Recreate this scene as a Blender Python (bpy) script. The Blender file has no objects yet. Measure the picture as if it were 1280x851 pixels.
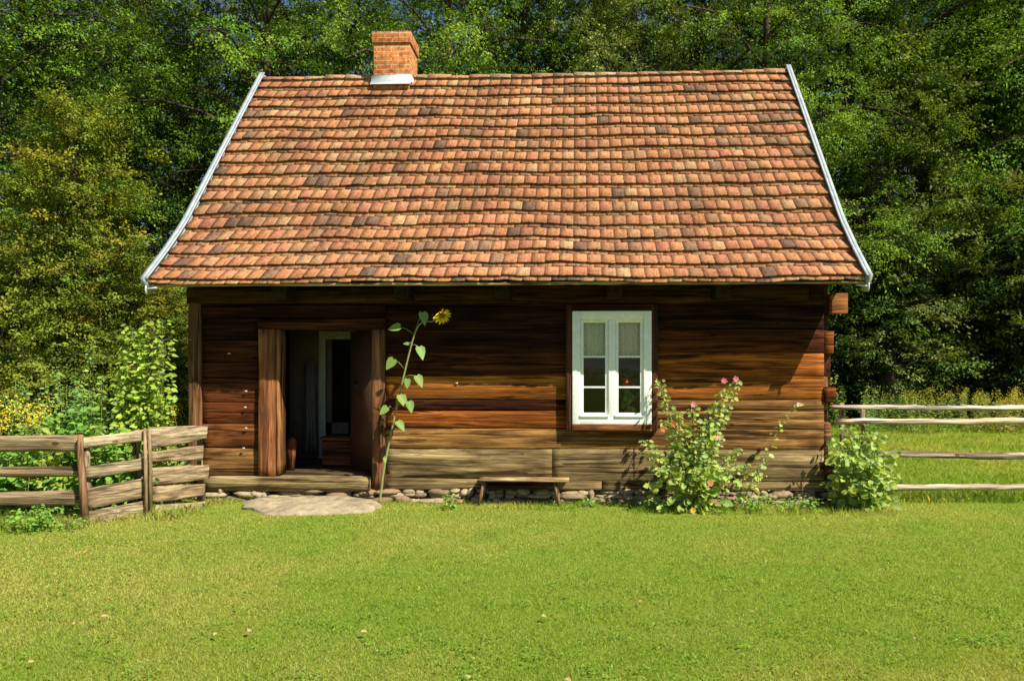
import bpy, math, random
import numpy as np
from mathutils import Vector
C = bpy.context.scene.collection
rnd = random.Random(7)
rg = np.random.default_rng(11)
R = math.radians
# ------------------------------------------------------------------ camera, light
F_PX, CX, HY, CAMD, CAMZ, YAW = 931.0, 689.0, 462.0, 9.9, 1.70, R(2.1)
scn = bpy.context.scene
cam = bpy.data.cameras.new('camera'); co = bpy.data.objects.new('camera', cam); C.objects.link(co)
co.location = (0, -CAMD, CAMZ); co.rotation_euler = (R(90), 0, YAW)
cam.sensor_width = 36; cam.lens = 36 * F_PX / 1280
cam.shift_x = -(CX - 640) / 1280; cam.shift_y = (HY - 425.5) / 1280
cam.clip_end = 2000; cam.clip_start = 0.05
scn.camera = co
AZ, EL = R(53.5), R(49)          # sun: to the right of the wall's normal
w = bpy.data.worlds.new('World'); scn.world = w; w.use_nodes = True
nt = w.node_tree; bg = nt.nodes['Background']
sky = nt.nodes.new('ShaderNodeTexSky'); sky.sky_type = 'NISHITA'; sky.sun_disc = False
sky.sun_elevation = EL; sky.sun_rotation = R(180) - AZ
sky.air_density = 1.0; sky.dust_density = 0.3; sky.ozone_density = 3.0
nt.links.new(sky.outputs[0], bg.inputs[0]); bg.inputs[1].default_value = 0.055
sl = bpy.data.lights.new('sun', 'SUN'); sl.energy = 5.0; sl.angle = R(0.5); sl.color = (1.0, 0.93, 0.80)
so = bpy.data.objects.new('sun', sl); C.objects.link(so)
sdir = Vector((math.sin(AZ) * math.cos(EL), -math.cos(AZ) * math.cos(EL), math.sin(EL)))
so.rotation_euler = sdir.to_track_quat('Z', 'Y').to_euler(); so.location = (10, -10, 20)
scn.view_settings.view_transform = 'Standard'; scn.view_settings.look = 'None'
scn.view_settings.exposure = 0.95; scn.view_settings.gamma = 1
scn.view_settings.use_curve_mapping = False
# ------------------------------------------------------------------ helpers
def P(px, py, y=0.0):
    u = (px - CX) / F_PX; v = (HY - py) / F_PX
    dx = -math.sin(YAW) + u * math.cos(YAW); dy = math.cos(YAW) + u * math.sin(YAW)
    k = (y + CAMD) / dy
    return Vector((k * dx, y, CAMZ + k * v))
def WX(px, y=0.0): return P(px, 500, y).x
def WZ(py, px=650, y=0.0): return P(px, py, y).z
def link(o, parent=None):
    C.objects.link(o)
    if parent is not None: o.parent = parent
    return o
def tag(o, label=None, cat=None, group=None, kind=None):
    if label: o['label'] = label
    if cat: o['category'] = cat
    if group: o['group'] = group
    if kind: o['kind'] = kind
    return o
def thing(name, label, cat, loc=(0, 0, 0), group=None):
    o = bpy.data.objects.new(name, None); o.location = loc; o.empty_display_size = 0.2
    C.objects.link(o); return tag(o, label, cat, group)
def np_mesh(name, V, FL, col=None, mat=None, smooth=False):
    """V (n,3); FL list of (m,k) index arrays; col (n,4)"""
    me = bpy.data.meshes.new(name); V = np.asarray(V, np.float32)
    FL = [np.asarray(f, np.int32) for f in FL if len(f)]
    me.vertices.add(len(V)); me.vertices.foreach_set('co', V.ravel())
    tot = np.concatenate([np.full(len(f), f.shape[1], np.int32) for f in FL])
    idx = np.concatenate([f.ravel() for f in FL])
    me.loops.add(len(idx)); me.loops.foreach_set('vertex_index', idx)
    st = np.concatenate([[0], np.cumsum(tot)[:-1]]).astype(np.int32)
    me.polygons.add(len(tot)); me.polygons.foreach_set('loop_start', st)
    try: me.polygons.foreach_set('loop_total', tot)
    except Exception: pass
    if smooth: me.polygons.foreach_set('use_smooth', np.ones(len(tot), bool))
    me.update(calc_edges=True)
    if col is not None:
        a = me.color_attributes.new('Col', 'FLOAT_COLOR', 'POINT')
        a.data.foreach_set('color', np.asarray(col, np.float32).ravel())
    if mat: me.materials.append(mat)
    me.validate()
    return me
class MB:
    def __init__(s): s.v = []; s.f = []; s.c = []; s.n = 0
    def add(s, vs, fs, col=(1, 1, 1, 0)):
        for v in vs: s.v.append(tuple(v)); s.c.append(col)
        for f in fs: s.f.append([i + s.n for i in f])
        s.n += len(vs)
    def box(s, x0, x1, y0, y1, z0, z1, col=(1, 1, 1, 0)):
        vs = [(x, y, z) for z in (z0, z1) for y in (y0, y1) for x in (x0, x1)]
        s.add(vs, [(0, 2, 3, 1), (4, 5, 7, 6), (0, 1, 5, 4), (2, 6, 7, 3), (0, 4, 6, 2), (1, 3, 7, 5)], col)
    def tube(s, pts, rad, n=6, col=(1, 1, 1, 0), cap=True, rough=0.0):
        pts = [Vector(p) for p in pts]; k = len(pts)
        if not hasattr(rad, '__len__'): rad = [rad] * k
        vs = []; pn = None
        for i, p in enumerate(pts):
            t = (pts[min(i + 1, k - 1)] - pts[max(i - 1, 0)])
            if t.length < 1e-9: t = Vector((0, 0, 1))
            t.normalize()
            if pn is None: a = t.cross(Vector((0.13, 0.27, 0.95)) if abs(t.z) < .9 else Vector((0, 1, 0.1)))
            else: a = pn - t * pn.dot(t)
            a.normalize(); pn = a; b = t.cross(a)
            for j in range(n):
                an = 2 * math.pi * j / n; r = rad[i] * (1 + (rnd.uniform(-rough, rough) if rough else 0))
                vs.append(p + (a * math.cos(an) + b * math.sin(an)) * r)
        fs = [(i * n + j, i * n + (j + 1) % n, (i + 1) * n + (j + 1) % n, (i + 1) * n + j) for i in range(k - 1) for j in range(n)]
        if cap: fs += [tuple(range(n))[::-1], tuple((k - 1) * n + j for j in range(n))]
        s.add(vs, fs, col)
    def build(s, name, mat, parent=None, smooth=False, loc=None, bevel=0):
        by = {}
        for f in s.f: by.setdefault(len(f), []).append(f)
        V = np.array(s.v, float)
        if loc is not None: V = V - np.array(loc)
        me = np_mesh(name, V, list(by.values()), np.array(s.c), mat, smooth)
        o = bpy.data.objects.new(name, me)
        if parent is not None: C.objects.link(o); o.parent = parent
        else:
            C.objects.link(o)
            if loc is not None: o.location = loc
        if bevel:
            m = o.modifiers.new('bevel', 'BEVEL'); m.width = bevel; m.segments = 2; m.limit_method = 'ANGLE'
        return o
def nz(x, seed=0):                       # smooth 1-D noise, about -1..1
    return (math.sin(x * 1.7 + seed * 3.1) + math.sin(x * 3.9 + seed * 1.3 + 1) * .6 + math.sin(x * 8.3 + seed * 7.7) * .35 + math.sin(x * 17.1 + seed * 2.7) * .2) / 2.0
_tab = rg.random((64, 64))
def vn2(x, y, f=1.0, o=0):               # smooth 2-D value noise 0..1 (numpy)
    x = np.asarray(x) * f + o * 13.7; y = np.asarray(y) * f + o * 5.3
    xi = np.floor(x).astype(int); yi = np.floor(y).astype(int); fx = x - xi; fy = y - yi
    fx = fx * fx * (3 - 2 * fx); fy = fy * fy * (3 - 2 * fy)
    g = lambda a, b: _tab[a % 64, b % 64]
    return (g(xi, yi) * (1 - fx) + g(xi + 1, yi) * fx) * (1 - fy) + (g(xi, yi + 1) * (1 - fx) + g(xi + 1, yi + 1) * fx) * fy
# ------------------------------------------------------------------ materials
def newmat(name):
    m = bpy.data.materials.new(name); m.use_nodes = True
    n = m.node_tree.nodes; l = m.node_tree.links; b = n['Principled BSDF']
    return m, n, l, b
def ramp(n, stops):
    r = n.new('ShaderNodeValToRGB'); e = r.color_ramp.elements
    while len(e) < len(stops): e.new(0.5)
    for el, (p, c) in zip(e, stops): el.position = p; el.color = (c if len(c) == 4 else (*c, 1))
    return r
def noise(n, l, co, scale, detail=6, rough=.6, dist=0.0):
    t = n.new('ShaderNodeTexNoise'); t.inputs['Scale'].default_value = scale; t.inputs['Detail'].default_value = detail
    t.inputs['Roughness'].default_value = rough; t.inputs['Distortion'].default_value = dist
    if co is not None: l.new(co, t.inputs['Vector'])
    return t
def mixc(n, l, a, b, fac, mode='MULTIPLY'):
    m = n.new('ShaderNodeMix'); m.data_type = 'RGBA'; m.blend_type = mode
    for s, v in ((6, a), (7, b)):
        if isinstance(v, (tuple, list)): m.inputs[s].default_value = (*v[:3], 1)
        else: l.new(v, m.inputs[s])
    if isinstance(fac, (int, float)): m.inputs[0].default_value = fac
    else: l.new(fac, m.inputs[0])
    return m.outputs[2]
def bump(n, l, b, h, s=.4, d=.02):
    bp = n.new('ShaderNodeBump'); bp.inputs['Strength'].default_value = s; bp.inputs['Distance'].default_value = d
    l.new(h, bp.inputs['Height']); l.new(bp.outputs[0], b.inputs['Normal'])
def wood(name, axis='X', contrast=(.35, 1.5), stain=.55, rough=.75, spec=.25, fine=1.0, crack=.75):
    m, n, l, b = newmat(name)
    tc = n.new('ShaderNodeTexCoord'); at = n.new('ShaderNodeAttribute'); at.attribute_name = 'Col'
    add = n.new('ShaderNodeVectorMath'); add.operation = 'ADD'
    sc = n.new('ShaderNodeVectorMath'); sc.operation = 'SCALE'; sc.inputs[0].default_value = (37, 11, 23)
    l.new(at.outputs['Alpha'], sc.inputs['Scale']); l.new(tc.outputs['Object'], add.inputs[0]); l.new(sc.outputs[0], add.inputs[1])
    mp = n.new('ShaderNodeMapping'); g = {'X': (.40, 1.2, 9), 'Z': (9, 7, .55), 'Y': (9, .55, 7)}[axis]
    mp.inputs['Scale'].default_value = tuple(v * fine for v in g); l.new(add.outputs[0], mp.inputs[0])
    n1 = noise(n, l, mp.outputs[0], 1.4, 10, .68, 1.2)
    mp2 = n.new('ShaderNodeMapping'); g2 = {'X': (1.6, 5, 48), 'Z': (48, 30, 1.6), 'Y': (48, 1.6, 30)}[axis]
    mp2.inputs['Scale'].default_value = g2; l.new(add.outputs[0], mp2.inputs[0])
    n2 = noise(n, l, mp2.outputs[0], 1.0, 5, .7, .3)
    mp3 = n.new('ShaderNodeMapping'); g3 = {'X': (.9, 1, 3.2), 'Z': (3.2, 2, .9), 'Y': (3.2, .9, 2)}[axis]
    mp3.inputs['Scale'].default_value = g3; l.new(add.outputs[0], mp3.inputs[0])
    n3 = noise(n, l, mp3.outputs[0], 1.0, 4, .6, 1.0)
    r1 = ramp(n, [(.30, (contrast[0], contrast[0] * .9, contrast[0] * .8)), (.45, (.55, .49, .44)), (.56, (1.05, 1, .95)), (.70, (contrast[1], contrast[1] * 1.0, contrast[1] * .9))]); l.new(n1.outputs[0], r1.inputs[0])
    r2 = ramp(n, [(.30, (.30, .27, .25)), (.48, (1, 1, 1)), (.72, (1.35, 1.33, 1.3))]); l.new(n2.outputs[0], r2.inputs[0])
    r3 = ramp(n, [(.30, (.30, .26, .24)), (.52, (1, 1, 1)), (.75, (1.2, 1.15, 1.1))]); l.new(n3.outputs[0], r3.inputs[0])
    c = mixc(n, l, at.outputs['Color'], r1.outputs[0], 1.0); c = mixc(n, l, c, r2.outputs[0], .8); c = mixc(n, l, c, r3.outputs[0], stain)
    mp4 = n.new('ShaderNodeMapping'); mp4.inputs['Scale'].default_value = {'X': (.7, 1.2, 17), 'Z': (17, 9, .7), 'Y': (17, .7, 9)}[axis]; l.new(add.outputs[0], mp4.inputs[0])
    n4 = noise(n, l, mp4.outputs[0], 1.0, 3, .55, .6); rk = ramp(n, [(.385, (.12, .10, .09)), (.415, (1, 1, 1))]); l.new(n4.outputs[0], rk.inputs[0])
    c = mixc(n, l, c, rk.outputs[0], crack)
    mp5 = n.new('ShaderNodeMapping'); mp5.inputs['Scale'].default_value = {'X': (1.5, 1, 3.1), 'Z': (3.1, 1, 1.5), 'Y': (3.1, 1.5, 1)}[axis]; l.new(add.outputs[0], mp5.inputs[0])
    vo = n.new('ShaderNodeTexVoronoi'); vo.inputs['Scale'].default_value = 1.0; l.new(mp5.outputs[0], vo.inputs['Vector'])
    vk = ramp(n, [(.0, (.10, .07, .06)), (.055, (.30, .2, .16)), (.075, (1.25, 1.1, .95)), (.16, (1, 1, 1))]); l.new(vo.outputs['Distance'], vk.inputs[0])
    c = mixc(n, l, c, vk.outputs[0], .8)
    l.new(c, b.inputs['Base Color']); b.inputs['Roughness'].default_value = rough; b.inputs['Specular IOR Level'].default_value = spec
    mm = n.new('ShaderNodeMath'); mm.operation = 'ADD'; l.new(n1.outputs[0], mm.inputs[0]); l.new(n2.outputs[0], mm.inputs[1])
    m2 = n.new('ShaderNodeMath'); m2.operation = 'ADD'; l.new(mm.outputs[0], m2.inputs[0]); l.new(rk.outputs[0], m2.inputs[1])
    bump(n, l, b, m2.outputs[0], .7, .012)
    return m
def leafmat(name, trans=.35, rough=.5, spec=.3):
    m, n, l, b = newmat(name)
    at = n.new('ShaderNodeAttribute'); at.attribute_name = 'Col'
    b.inputs['Roughness'].default_value = rough; b.inputs['Specular IOR Level'].default_value = spec
    l.new(at.outputs['Color'], b.inputs['Base Color'])
    tr = n.new('ShaderNodeBsdfTranslucent'); c = mixc(n, l, at.outputs['Color'], (1.5, 1.45, .45), 1.0); l.new(c, tr.inputs[0])
    mx = n.new('ShaderNodeMixShader'); mx.inputs[0].default_value = trans
    l.new(b.outputs[0], mx.inputs[1]); l.new(tr.outputs[0], mx.inputs[2]); l.new(mx.outputs[0], n['Material Output'].inputs[0])
    return m
def plain(name, col, rough=.6, metal=0, spec=.4, nscale=8, namt=.35, bumpv=.2, attr=False):
    m, n, l, b = newmat(name); tc = n.new('ShaderNodeTexCoord')
    t = noise(n, l, tc.outputs['Object'], nscale, 8, .65); r = ramp(n, [(.3, (1 - namt,) * 3), (.7, (1 + namt * .5,) * 3)]); l.new(t.outputs[0], r.inputs[0])
    if attr:
        at = n.new('ShaderNodeAttribute'); at.attribute_name = 'Col'; src = at.outputs['Color']
    else: src = col
    l.new(mixc(n, l, src, r.outputs[0], 1.0), b.inputs['Base Color'])
    b.inputs['Roughness'].default_value = rough; b.inputs['Metallic'].default_value = metal; b.inputs['Specular IOR Level'].default_value = spec
    if bumpv: bump(n, l, b, t.outputs[0], bumpv, .02)
    return m
M = {}
M['logs'] = wood('old_log_wood', 'X', (.08, 1.9), .9, .9, .1)
M['postwood'] = wood('old_post_wood', 'Z', (.35, 1.5), .6)
M['ywood'] = wood('beam_wood', 'Y', (.4, 1.4), .5)
M['fence'] = wood('weathered_fence_wood', 'X', (.40, 1.35), .3, .85, .15, 1.7)
M['fencez'] = wood('weathered_post_wood', 'Z', (.40, 1.35), .4, .85, .15, 1.5)
M['bark'] = wood('bark', 'Z', (.5, 1.3), .4, .9, .1)
M['leaf'] = leafmat('tree_leaf', .22, .65, .12)
M['plant'] = leafmat('plant_leaf', .35, .5, .3)
M['petal'] = leafmat('petal', .3, .6, .2)
M['grass'] = leafmat('grass_blade', .4, .55, .25)
M['white'] = plain('white_paint', (.84, .85, .80), .5, 0, .4, 14, .12, .1)
M['barge'] = plain('pale_grey_board', (.30, .34, .36), .55, 0, .4, 9, .3, .2)
M['zinc'] = plain('zinc_sheet', (.42, .47, .47), .5, .2, .5, 6, .25, .1)
M['dark'] = plain('dark_void', (.008, .006, .005), .9, 0, .1, 6, .2, 0)
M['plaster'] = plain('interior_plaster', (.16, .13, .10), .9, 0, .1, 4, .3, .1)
M['stone'] = plain('field_stone', None, .85, 0, .2, 22, .4, .5, attr=True)
M['paintdoor'] = plain('red_brown_door_paint', (.065, .024, .014), .55, 0, .3, 6, .3, .1)
M['greydoor'] = plain('grey_green_door_paint', (.42, .43, .36), .55, 0, .3, 6, .25, .1)
M['iron'] = plain('black_iron', (.02, .02, .02), .5, .6, .4, 10, .3, .2)
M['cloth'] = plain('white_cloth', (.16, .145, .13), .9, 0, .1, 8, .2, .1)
M['clay'] = plain('clay_pot', (.35, .12, .05), .8, 0, .2, 12, .25, .1)
M['wallpeg'] = plain('chalky_chip', (.5, .47, .42), .8, 0, .2, 30, .2, 0)
# roof tile
def tilemat():
    m, n, l, b = newmat('clay_roof_tile'); tc = n.new('ShaderNodeTexCoord'); at = n.new('ShaderNodeAttribute'); at.attribute_name = 'Col'
    mp = n.new('ShaderNodeMapping'); mp.inputs['Scale'].default_value = (45, 4, 4); l.new(tc.outputs['Object'], mp.inputs[0])
    a = noise(n, l, mp.outputs[0], 1.0, 4, .6); ra = ramp(n, [(.3, (.68, .64, .6)), (.6, (1.1, 1.1, 1.1))]); l.new(a.outputs[0], ra.inputs[0])
    c = noise(n, l, tc.outputs['Object'], 26, 8, .75); rc = ramp(n, [(.38, (.30, .25, .22)), (.50, (.95, .94, .93)), (.66, (1.22, 1.24, 1.26))]); l.new(c.outputs[0], rc.inputs[0])
    d = noise(n, l, tc.outputs['Object'], 1.1, 5, .6); rd = ramp(n, [(.35, (.70, .68, .68)), (.65, (1.16, 1.14, 1.12))]); l.new(d.outputs[0], rd.inputs[0])
    k = mixc(n, l, at.outputs['Color'], ra.outputs[0], .8); k = mixc(n, l, k, rc.outputs[0], .75); k = mixc(n, l, k, rd.outputs[0], 1)
    # lichen and moss specks
    e = noise(n, l, tc.outputs['Object'], 7.5, 9, .8); re = ramp(n, [(.60, (0, 0, 0)), (.68, (1, 1, 1))]); l.new(e.outputs[0], re.inputs[0])
    k = mixc(n, l, k, (.17, .13, .065), re.outputs[0], 'MIX')
    l.new(k, b.inputs['Base Color']); b.inputs['Roughness'].default_value = .85; b.inputs['Specular IOR Level'].default_value = .15
    bump(n, l, b, c.outputs[0], .5, .01); return m
M['tile'] = tilemat()
def brickmat():
    m, n, l, b = newmat('orange_brick'); tc = n.new('ShaderNodeTexCoord')
    geo = n.new('ShaderNodeNewGeometry'); sep = n.new('ShaderNodeSeparateXYZ'); l.new(tc.outputs['Object'], sep.inputs[0])
    ad = n.new('ShaderNodeMath'); l.new(sep.outputs[0], ad.inputs[0]); l.new(sep.outputs[1], ad.inputs[1])
    cb = n.new('ShaderNodeCombineXYZ'); l.new(ad.outputs[0], cb.inputs[0]); l.new(sep.outputs[2], cb.inputs[1])
    br = n.new('ShaderNodeTexBrick'); l.new(cb.outputs[0], br.inputs['Vector'])
    br.inputs['Color1'].default_value = (.52, .19, .055, 1); br.inputs['Color2'].default_value = (.40, .115, .035, 1); br.inputs['Mortar'].default_value = (.46, .33, .19, 1)
    br.inputs['Scale'].default_value = 1; br.inputs['Brick Width'].default_value = .25; br.inputs['Row Height'].default_value = .075
    br.inputs['Mortar Size'].default_value = .009; br.inputs['Mortar Smooth'].default_value = .2
    t = noise(n, l, tc.outputs['Object'], 14, 8, .7); r = ramp(n, [(.36, (.35, .32, .3)), (.5, (.95, .93, .9)), (.65, (1.15, 1.15, 1.15))]); l.new(t.outputs[0], r.inputs[0])
    l.new(mixc(n, l, br.outputs[0], r.outputs[0], 1), b.inputs['Base Color']); b.inputs['Roughness'].default_value = .9; b.inputs['Specular IOR Level'].default_value = .15
    mm = n.new('ShaderNodeMath'); mm.operation = 'SUBTRACT'; l.new(t.outputs[0], mm.inputs[0]); l.new(br.outputs['Fac'], mm.inputs[1])
    bump(n, l, b, mm.outputs[0], .6, .01); return m
M['brick'] = brickmat()
def glassmat():
    m, n, l, b = newmat('window_glass'); n.remove(b)
    tr = n.new('ShaderNodeBsdfTransparent'); tr.inputs[0].default_value = (.9, .93, .9, 1)
    gl = n.new('ShaderNodeBsdfGlossy'); gl.inputs['Roughness'].default_value = .03
    tc = n.new('ShaderNodeTexCoord'); t = noise(n, l, tc.outputs['Object'], 5, 2, .5); bp = n.new('ShaderNodeBump'); bp.inputs['Strength'].default_value = .12; bp.inputs['Distance'].default_value = .03
    l.new(t.outputs[0], bp.inputs['Height']); l.new(bp.outputs[0], gl.inputs['Normal'])
    fr = n.new('ShaderNodeFresnel'); fr.inputs[0].default_value = 1.5
    mx = n.new('ShaderNodeMixShader'); l.new(fr.outputs[0], mx.inputs[0]); l.new(tr.outputs[0], mx.inputs[1]); l.new(gl.outputs[0], mx.inputs[2])
    l.new(mx.outputs[0], n['Material Output'].inputs[0]); return m
M['glass'] = glassmat()
def lacemat():
    m, n, l, b = newmat('lace'); tc = n.new('ShaderNodeTexCoord')
    v = n.new('ShaderNodeTexVoronoi'); v.inputs['Scale'].default_value = 45; l.new(tc.outputs['Object'], v.inputs['Vector'])
    r = ramp(n, [(.25, (0, 0, 0)), (.4, (1, 1, 1))]); l.new(v.outputs['Distance'], r.inputs[0])
    b.inputs['Base Color'].default_value = (.85, .80, .55, 1); b.inputs['Roughness'].default_value = .9
    t = n.new('ShaderNodeBsdfTransparent'); mx = n.new('ShaderNodeMixShader')
    mm = n.new('ShaderNodeMath'); mm.operation = 'MULTIPLY_ADD'; l.new(r.outputs[0], mm.inputs[0]); mm.inputs[1].default_value = .35; mm.inputs[2].default_value = .6
    l.new(mm.outputs[0], mx.inputs[0]); l.new(t.outputs[0], mx.inputs[1]); l.new(b.outputs[0], mx.inputs[2]); l.new(mx.outputs[0], n['Material Output'].inputs[0]); return m
M['lace'] = lacemat()
def groundmat():
    m, n, l, b = newmat('soil_and_grass_roots'); tc = n.new('ShaderNodeTexCoord')
    a = noise(n, l, tc.outputs['Object'], .45, 4, .6); ra = ramp(n, [(.35, (.16, .235, .024)), (.65, (.23, .25, .04))]); l.new(a.outputs[0], ra.inputs[0])
    c = noise(n, l, tc.outputs['Object'], 45, 8, .8); rc = ramp(n, [(.3, (.65, .65, .65)), (.7, (1.25, 1.25, 1.2))]); l.new(c.outputs[0], rc.inputs[0])
    l.new(mixc(n, l, ra.outputs[0], rc.outputs[0], 1), b.inputs['Base Color']); b.inputs['Roughness'].default_value = .95; b.inputs['Specular IOR Level'].default_value = .05
    bump(n, l, b, c.outputs[0], .8, .03); return m
M['ground'] = groundmat()
# ------------------------------------------------------------------ ground
gm = MB(); gm.add([(-600, -300, -.06), (600, -300, -.06), (600, 900, -.06), (-600, 900, -.06)], [(0, 1, 2, 3)])
tag(gm.build('ground', M['ground']), kind='structure')
# ------------------------------------------------------------------ cottage
TONE_OLD = {  # linear wood tints
 'black': (.050, .020, .010), 'dark': (.085, .034, .014), 'brown': (.145, .055, .020), 'red': (.19, .062, .022),
 'orange': (.34, .135, .035), 'amber': (.42, .19, .05), 'tan': (.33, .22, .095), 'grey': (.30, .24, .125), 'pale': (.36, .30, .17)}
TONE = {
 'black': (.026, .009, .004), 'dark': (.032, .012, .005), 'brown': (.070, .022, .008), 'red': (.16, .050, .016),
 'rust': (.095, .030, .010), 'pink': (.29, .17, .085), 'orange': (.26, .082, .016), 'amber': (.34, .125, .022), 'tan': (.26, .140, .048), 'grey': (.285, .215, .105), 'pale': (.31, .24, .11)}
def tone(k, j=.12):
    f = 1 + rnd.uniform(-j, j); c = TONE[k] if isinstance(k, str) else k
    return (c[0] * f, c[1] * f, c[2] * f, rnd.random() * 5)
cot = thing('log_cottage', 'old dark log cottage with orange clay tile roof and brick chimney on the lawn', 'cottage', (0, 0, 0))
XL, XR = WX(237), WX(1041)
RY = 2.83
PROF = [(-.60, 2.80), (-.16, 3.19), (.30, 3.64), (RY, 6.70)]
def log(mb, x0, x1, z0, z1, t, y0=0.0, th=.15, seed=None, wob=.007, seg=.11, bev=.007):
    """a hewn horizontal timber whose face stands at y0 and looks to -y"""
    seed = rnd.random() * 50 if seed is None else seed
    n = max(2, int((x1 - x0) / seg)); vs = []
    for i in range(n + 1):
        x = x0 + (x1 - x0) * i / n
        a = z0 + wob * nz(x * .45, seed) + .003; b_ = z1 + wob * nz(x * .45, seed + 3) - .003; f = y0 + wob * 1.0 * nz(x * .35, seed + 9)
        h = b_ - a; bb = min(bev, h * .25)
        crack = .020 * max(0, nz(x * .6, seed + 5) - .3)
        prof = [(f + .10 + th, a), (f + bb, a), (f + .001, a + bb), (f - .002, a + h * .46), (f + crack - .002, a + h * .5), (f - .002, a + h * .54), (f + .003, b_ - bb), (f + bb, b_), (f + .10 + th, b_)]
        vs += [(x, p[0], p[1]) for p in prof]
    k = 9; fs = [(i * k + j, (i + 1) * k + j, (i + 1) * k + j + 1, i * k + j + 1) for i in range(n) for j in range(k - 1)]
    fs += [tuple(range(k))[::-1] if False else tuple(range(k)), tuple(n * k + j for j in range(k))[::-1]]
    mb.add(vs, fs, tone(t))
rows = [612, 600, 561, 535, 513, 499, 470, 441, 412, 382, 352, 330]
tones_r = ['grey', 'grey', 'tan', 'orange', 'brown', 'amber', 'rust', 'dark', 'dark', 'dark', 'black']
tones_w = ['grey', 'grey', 'grey', 'tan', 'tan', 'amber', 'orange', 'rust', 'dark', 'dark', 'black']  # last entries of both lists: sheltered dark wood with eaves shade painted in
WIN = (WX(715.5), WX(813.5), WZ(529.5, 765), WZ(389.5, 765))
wall = MB()
x0r, x1r = WX(481), WX(1030)
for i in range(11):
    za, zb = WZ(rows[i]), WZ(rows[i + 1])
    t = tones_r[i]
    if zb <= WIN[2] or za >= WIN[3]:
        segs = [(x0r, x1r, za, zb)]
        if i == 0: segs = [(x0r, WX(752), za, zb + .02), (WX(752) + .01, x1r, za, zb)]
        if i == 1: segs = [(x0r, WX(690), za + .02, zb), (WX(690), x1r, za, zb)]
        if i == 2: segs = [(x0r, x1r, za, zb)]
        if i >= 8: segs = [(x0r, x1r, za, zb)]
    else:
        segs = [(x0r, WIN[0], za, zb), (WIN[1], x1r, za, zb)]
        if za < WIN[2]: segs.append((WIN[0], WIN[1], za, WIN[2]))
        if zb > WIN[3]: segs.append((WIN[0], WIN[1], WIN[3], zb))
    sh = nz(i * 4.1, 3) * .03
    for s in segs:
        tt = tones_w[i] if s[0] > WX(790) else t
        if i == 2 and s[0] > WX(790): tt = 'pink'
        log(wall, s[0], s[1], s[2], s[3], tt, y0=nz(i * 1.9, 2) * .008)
# panel left of the door
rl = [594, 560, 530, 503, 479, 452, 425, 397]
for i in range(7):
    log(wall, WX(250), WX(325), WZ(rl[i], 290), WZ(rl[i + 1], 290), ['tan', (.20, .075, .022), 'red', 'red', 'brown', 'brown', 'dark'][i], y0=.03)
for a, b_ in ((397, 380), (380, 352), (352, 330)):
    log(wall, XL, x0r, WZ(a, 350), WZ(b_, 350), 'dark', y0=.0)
wall.build('front_wall', M['logs'], cot)
bk = MB()   # side and back walls of the same hewn logs
zs = [0.1 + .31 * i for i in range(11)]
DOORX = (WX(346), WX(466))
back = MB()
for i in range(10):
    log(back, XL, XR, zs[i], zs[i + 1], 'brown', y0=-(RY * 2) )
V = [(x, -y, z) for x, y, z in back.v]; back.v = V
back.build('back_wall', M['logs'], cot)
for nm, xw, sg in (('side_wall', XL + .02, -1), ('side_wall', XR - .04, 1)):
    sw = MB()
    for i in range(22):
        z0, z1 = .12 + .3 * i, .12 + .3 * (i + 1)
        # inside the roof's outline
        zc = z1 + .06
        if zc < 3.64: yin = max(.02, 0)
        else: yin = .30 + (zc - 3.64) / (6.70 - 3.64) * (RY - .30) + .08
        if 3.2 < zc < 3.64: yin = .06
        if yin > RY - .1: break
        ln = (2 * RY - yin) - yin
        t = 'brown' if i > 4 else 'tan'
        y0, y1 = (.06 if yin < .07 else yin), 2 * RY - yin
        sw.box(min(xw, xw - sg * .14), max(xw, xw - sg * .14), y0, y1, z0 + .004, z1 - .004, tone(t))
    sw.build(nm, M['ywood'], cot, bevel=.01)
# near-black sheets behind the wall joints; the gaps' shade is put into their colour
for q_ in ((WX(481), WIN[0] - .02, .09, .12, .1, 3.0), (WIN[1] + .02, XR - .1, .09, .12, .1, 3.0), (WIN[0] - .02, WIN[1] + .02, .09, .12, .1, WIN[2]), (WIN[0] - .02, WIN[1] + .02, .09, .12, WIN[3], 3.0), (XL + .1, WX(335), .10, .12, .1, 3.0)):
    pk = MB(); pk.box(*q_); pk.build('joint_backing', M['dark'], cot)
# posts, lintel, sill
def post(x0, x1, z0, z1, t, y0=-.02, y1=.16, name='door_post'):
    m = MB(); n = 14; vs = []
    sd = rnd.random() * 30
    for i in range(n + 1):
        z = z0 + (z1 - z0) * i / n
        a = x0 + .006 * nz(z * 2, sd); b_ = x1 + .006 * nz(z * 2, sd + 4); f = y0 + .005 * nz(z * 2, sd + 8)
        vs += [(a, y1, z), (a, f + .015, z), (a + .015, f, z), ((a + b_) / 2, f - .003 + .006 * max(0, nz(z * 3, sd)), z), (b_ - .015, f, z), (b_, f + .015, z), (b_, y1, z)]
    k = 7; fs = [(i * k + j, i * k + j + 1, (i + 1) * k + j + 1, (i + 1) * k + j) for i in range(n) for j in range(k - 1)]
    fs += [(i * k + k - 1, i * k, (i + 1) * k, (i + 1) * k + k - 1) for i in range(n)]
    fs += [tuple(range(k))[::-1], tuple(n * k + j for j in range(k))]
    m.add(vs, fs, tone(t)); return m.build(name, M['postwood'], cot)
post(WX(236), WX(251), WZ(600, 243), WZ(352, 243), (.20, .10, .04), -.03, .2, 'corner_post')
post(WX(324), WX(345), WZ(597, 335), WZ(411.5, 335), (.26, .10, .035), -.045, .2)
post(WX(345) + .003, WX(350), WZ(593, 345), WZ(411, 345), (.28, .13, .045), -.02, .2, 'door_jamb')
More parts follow.
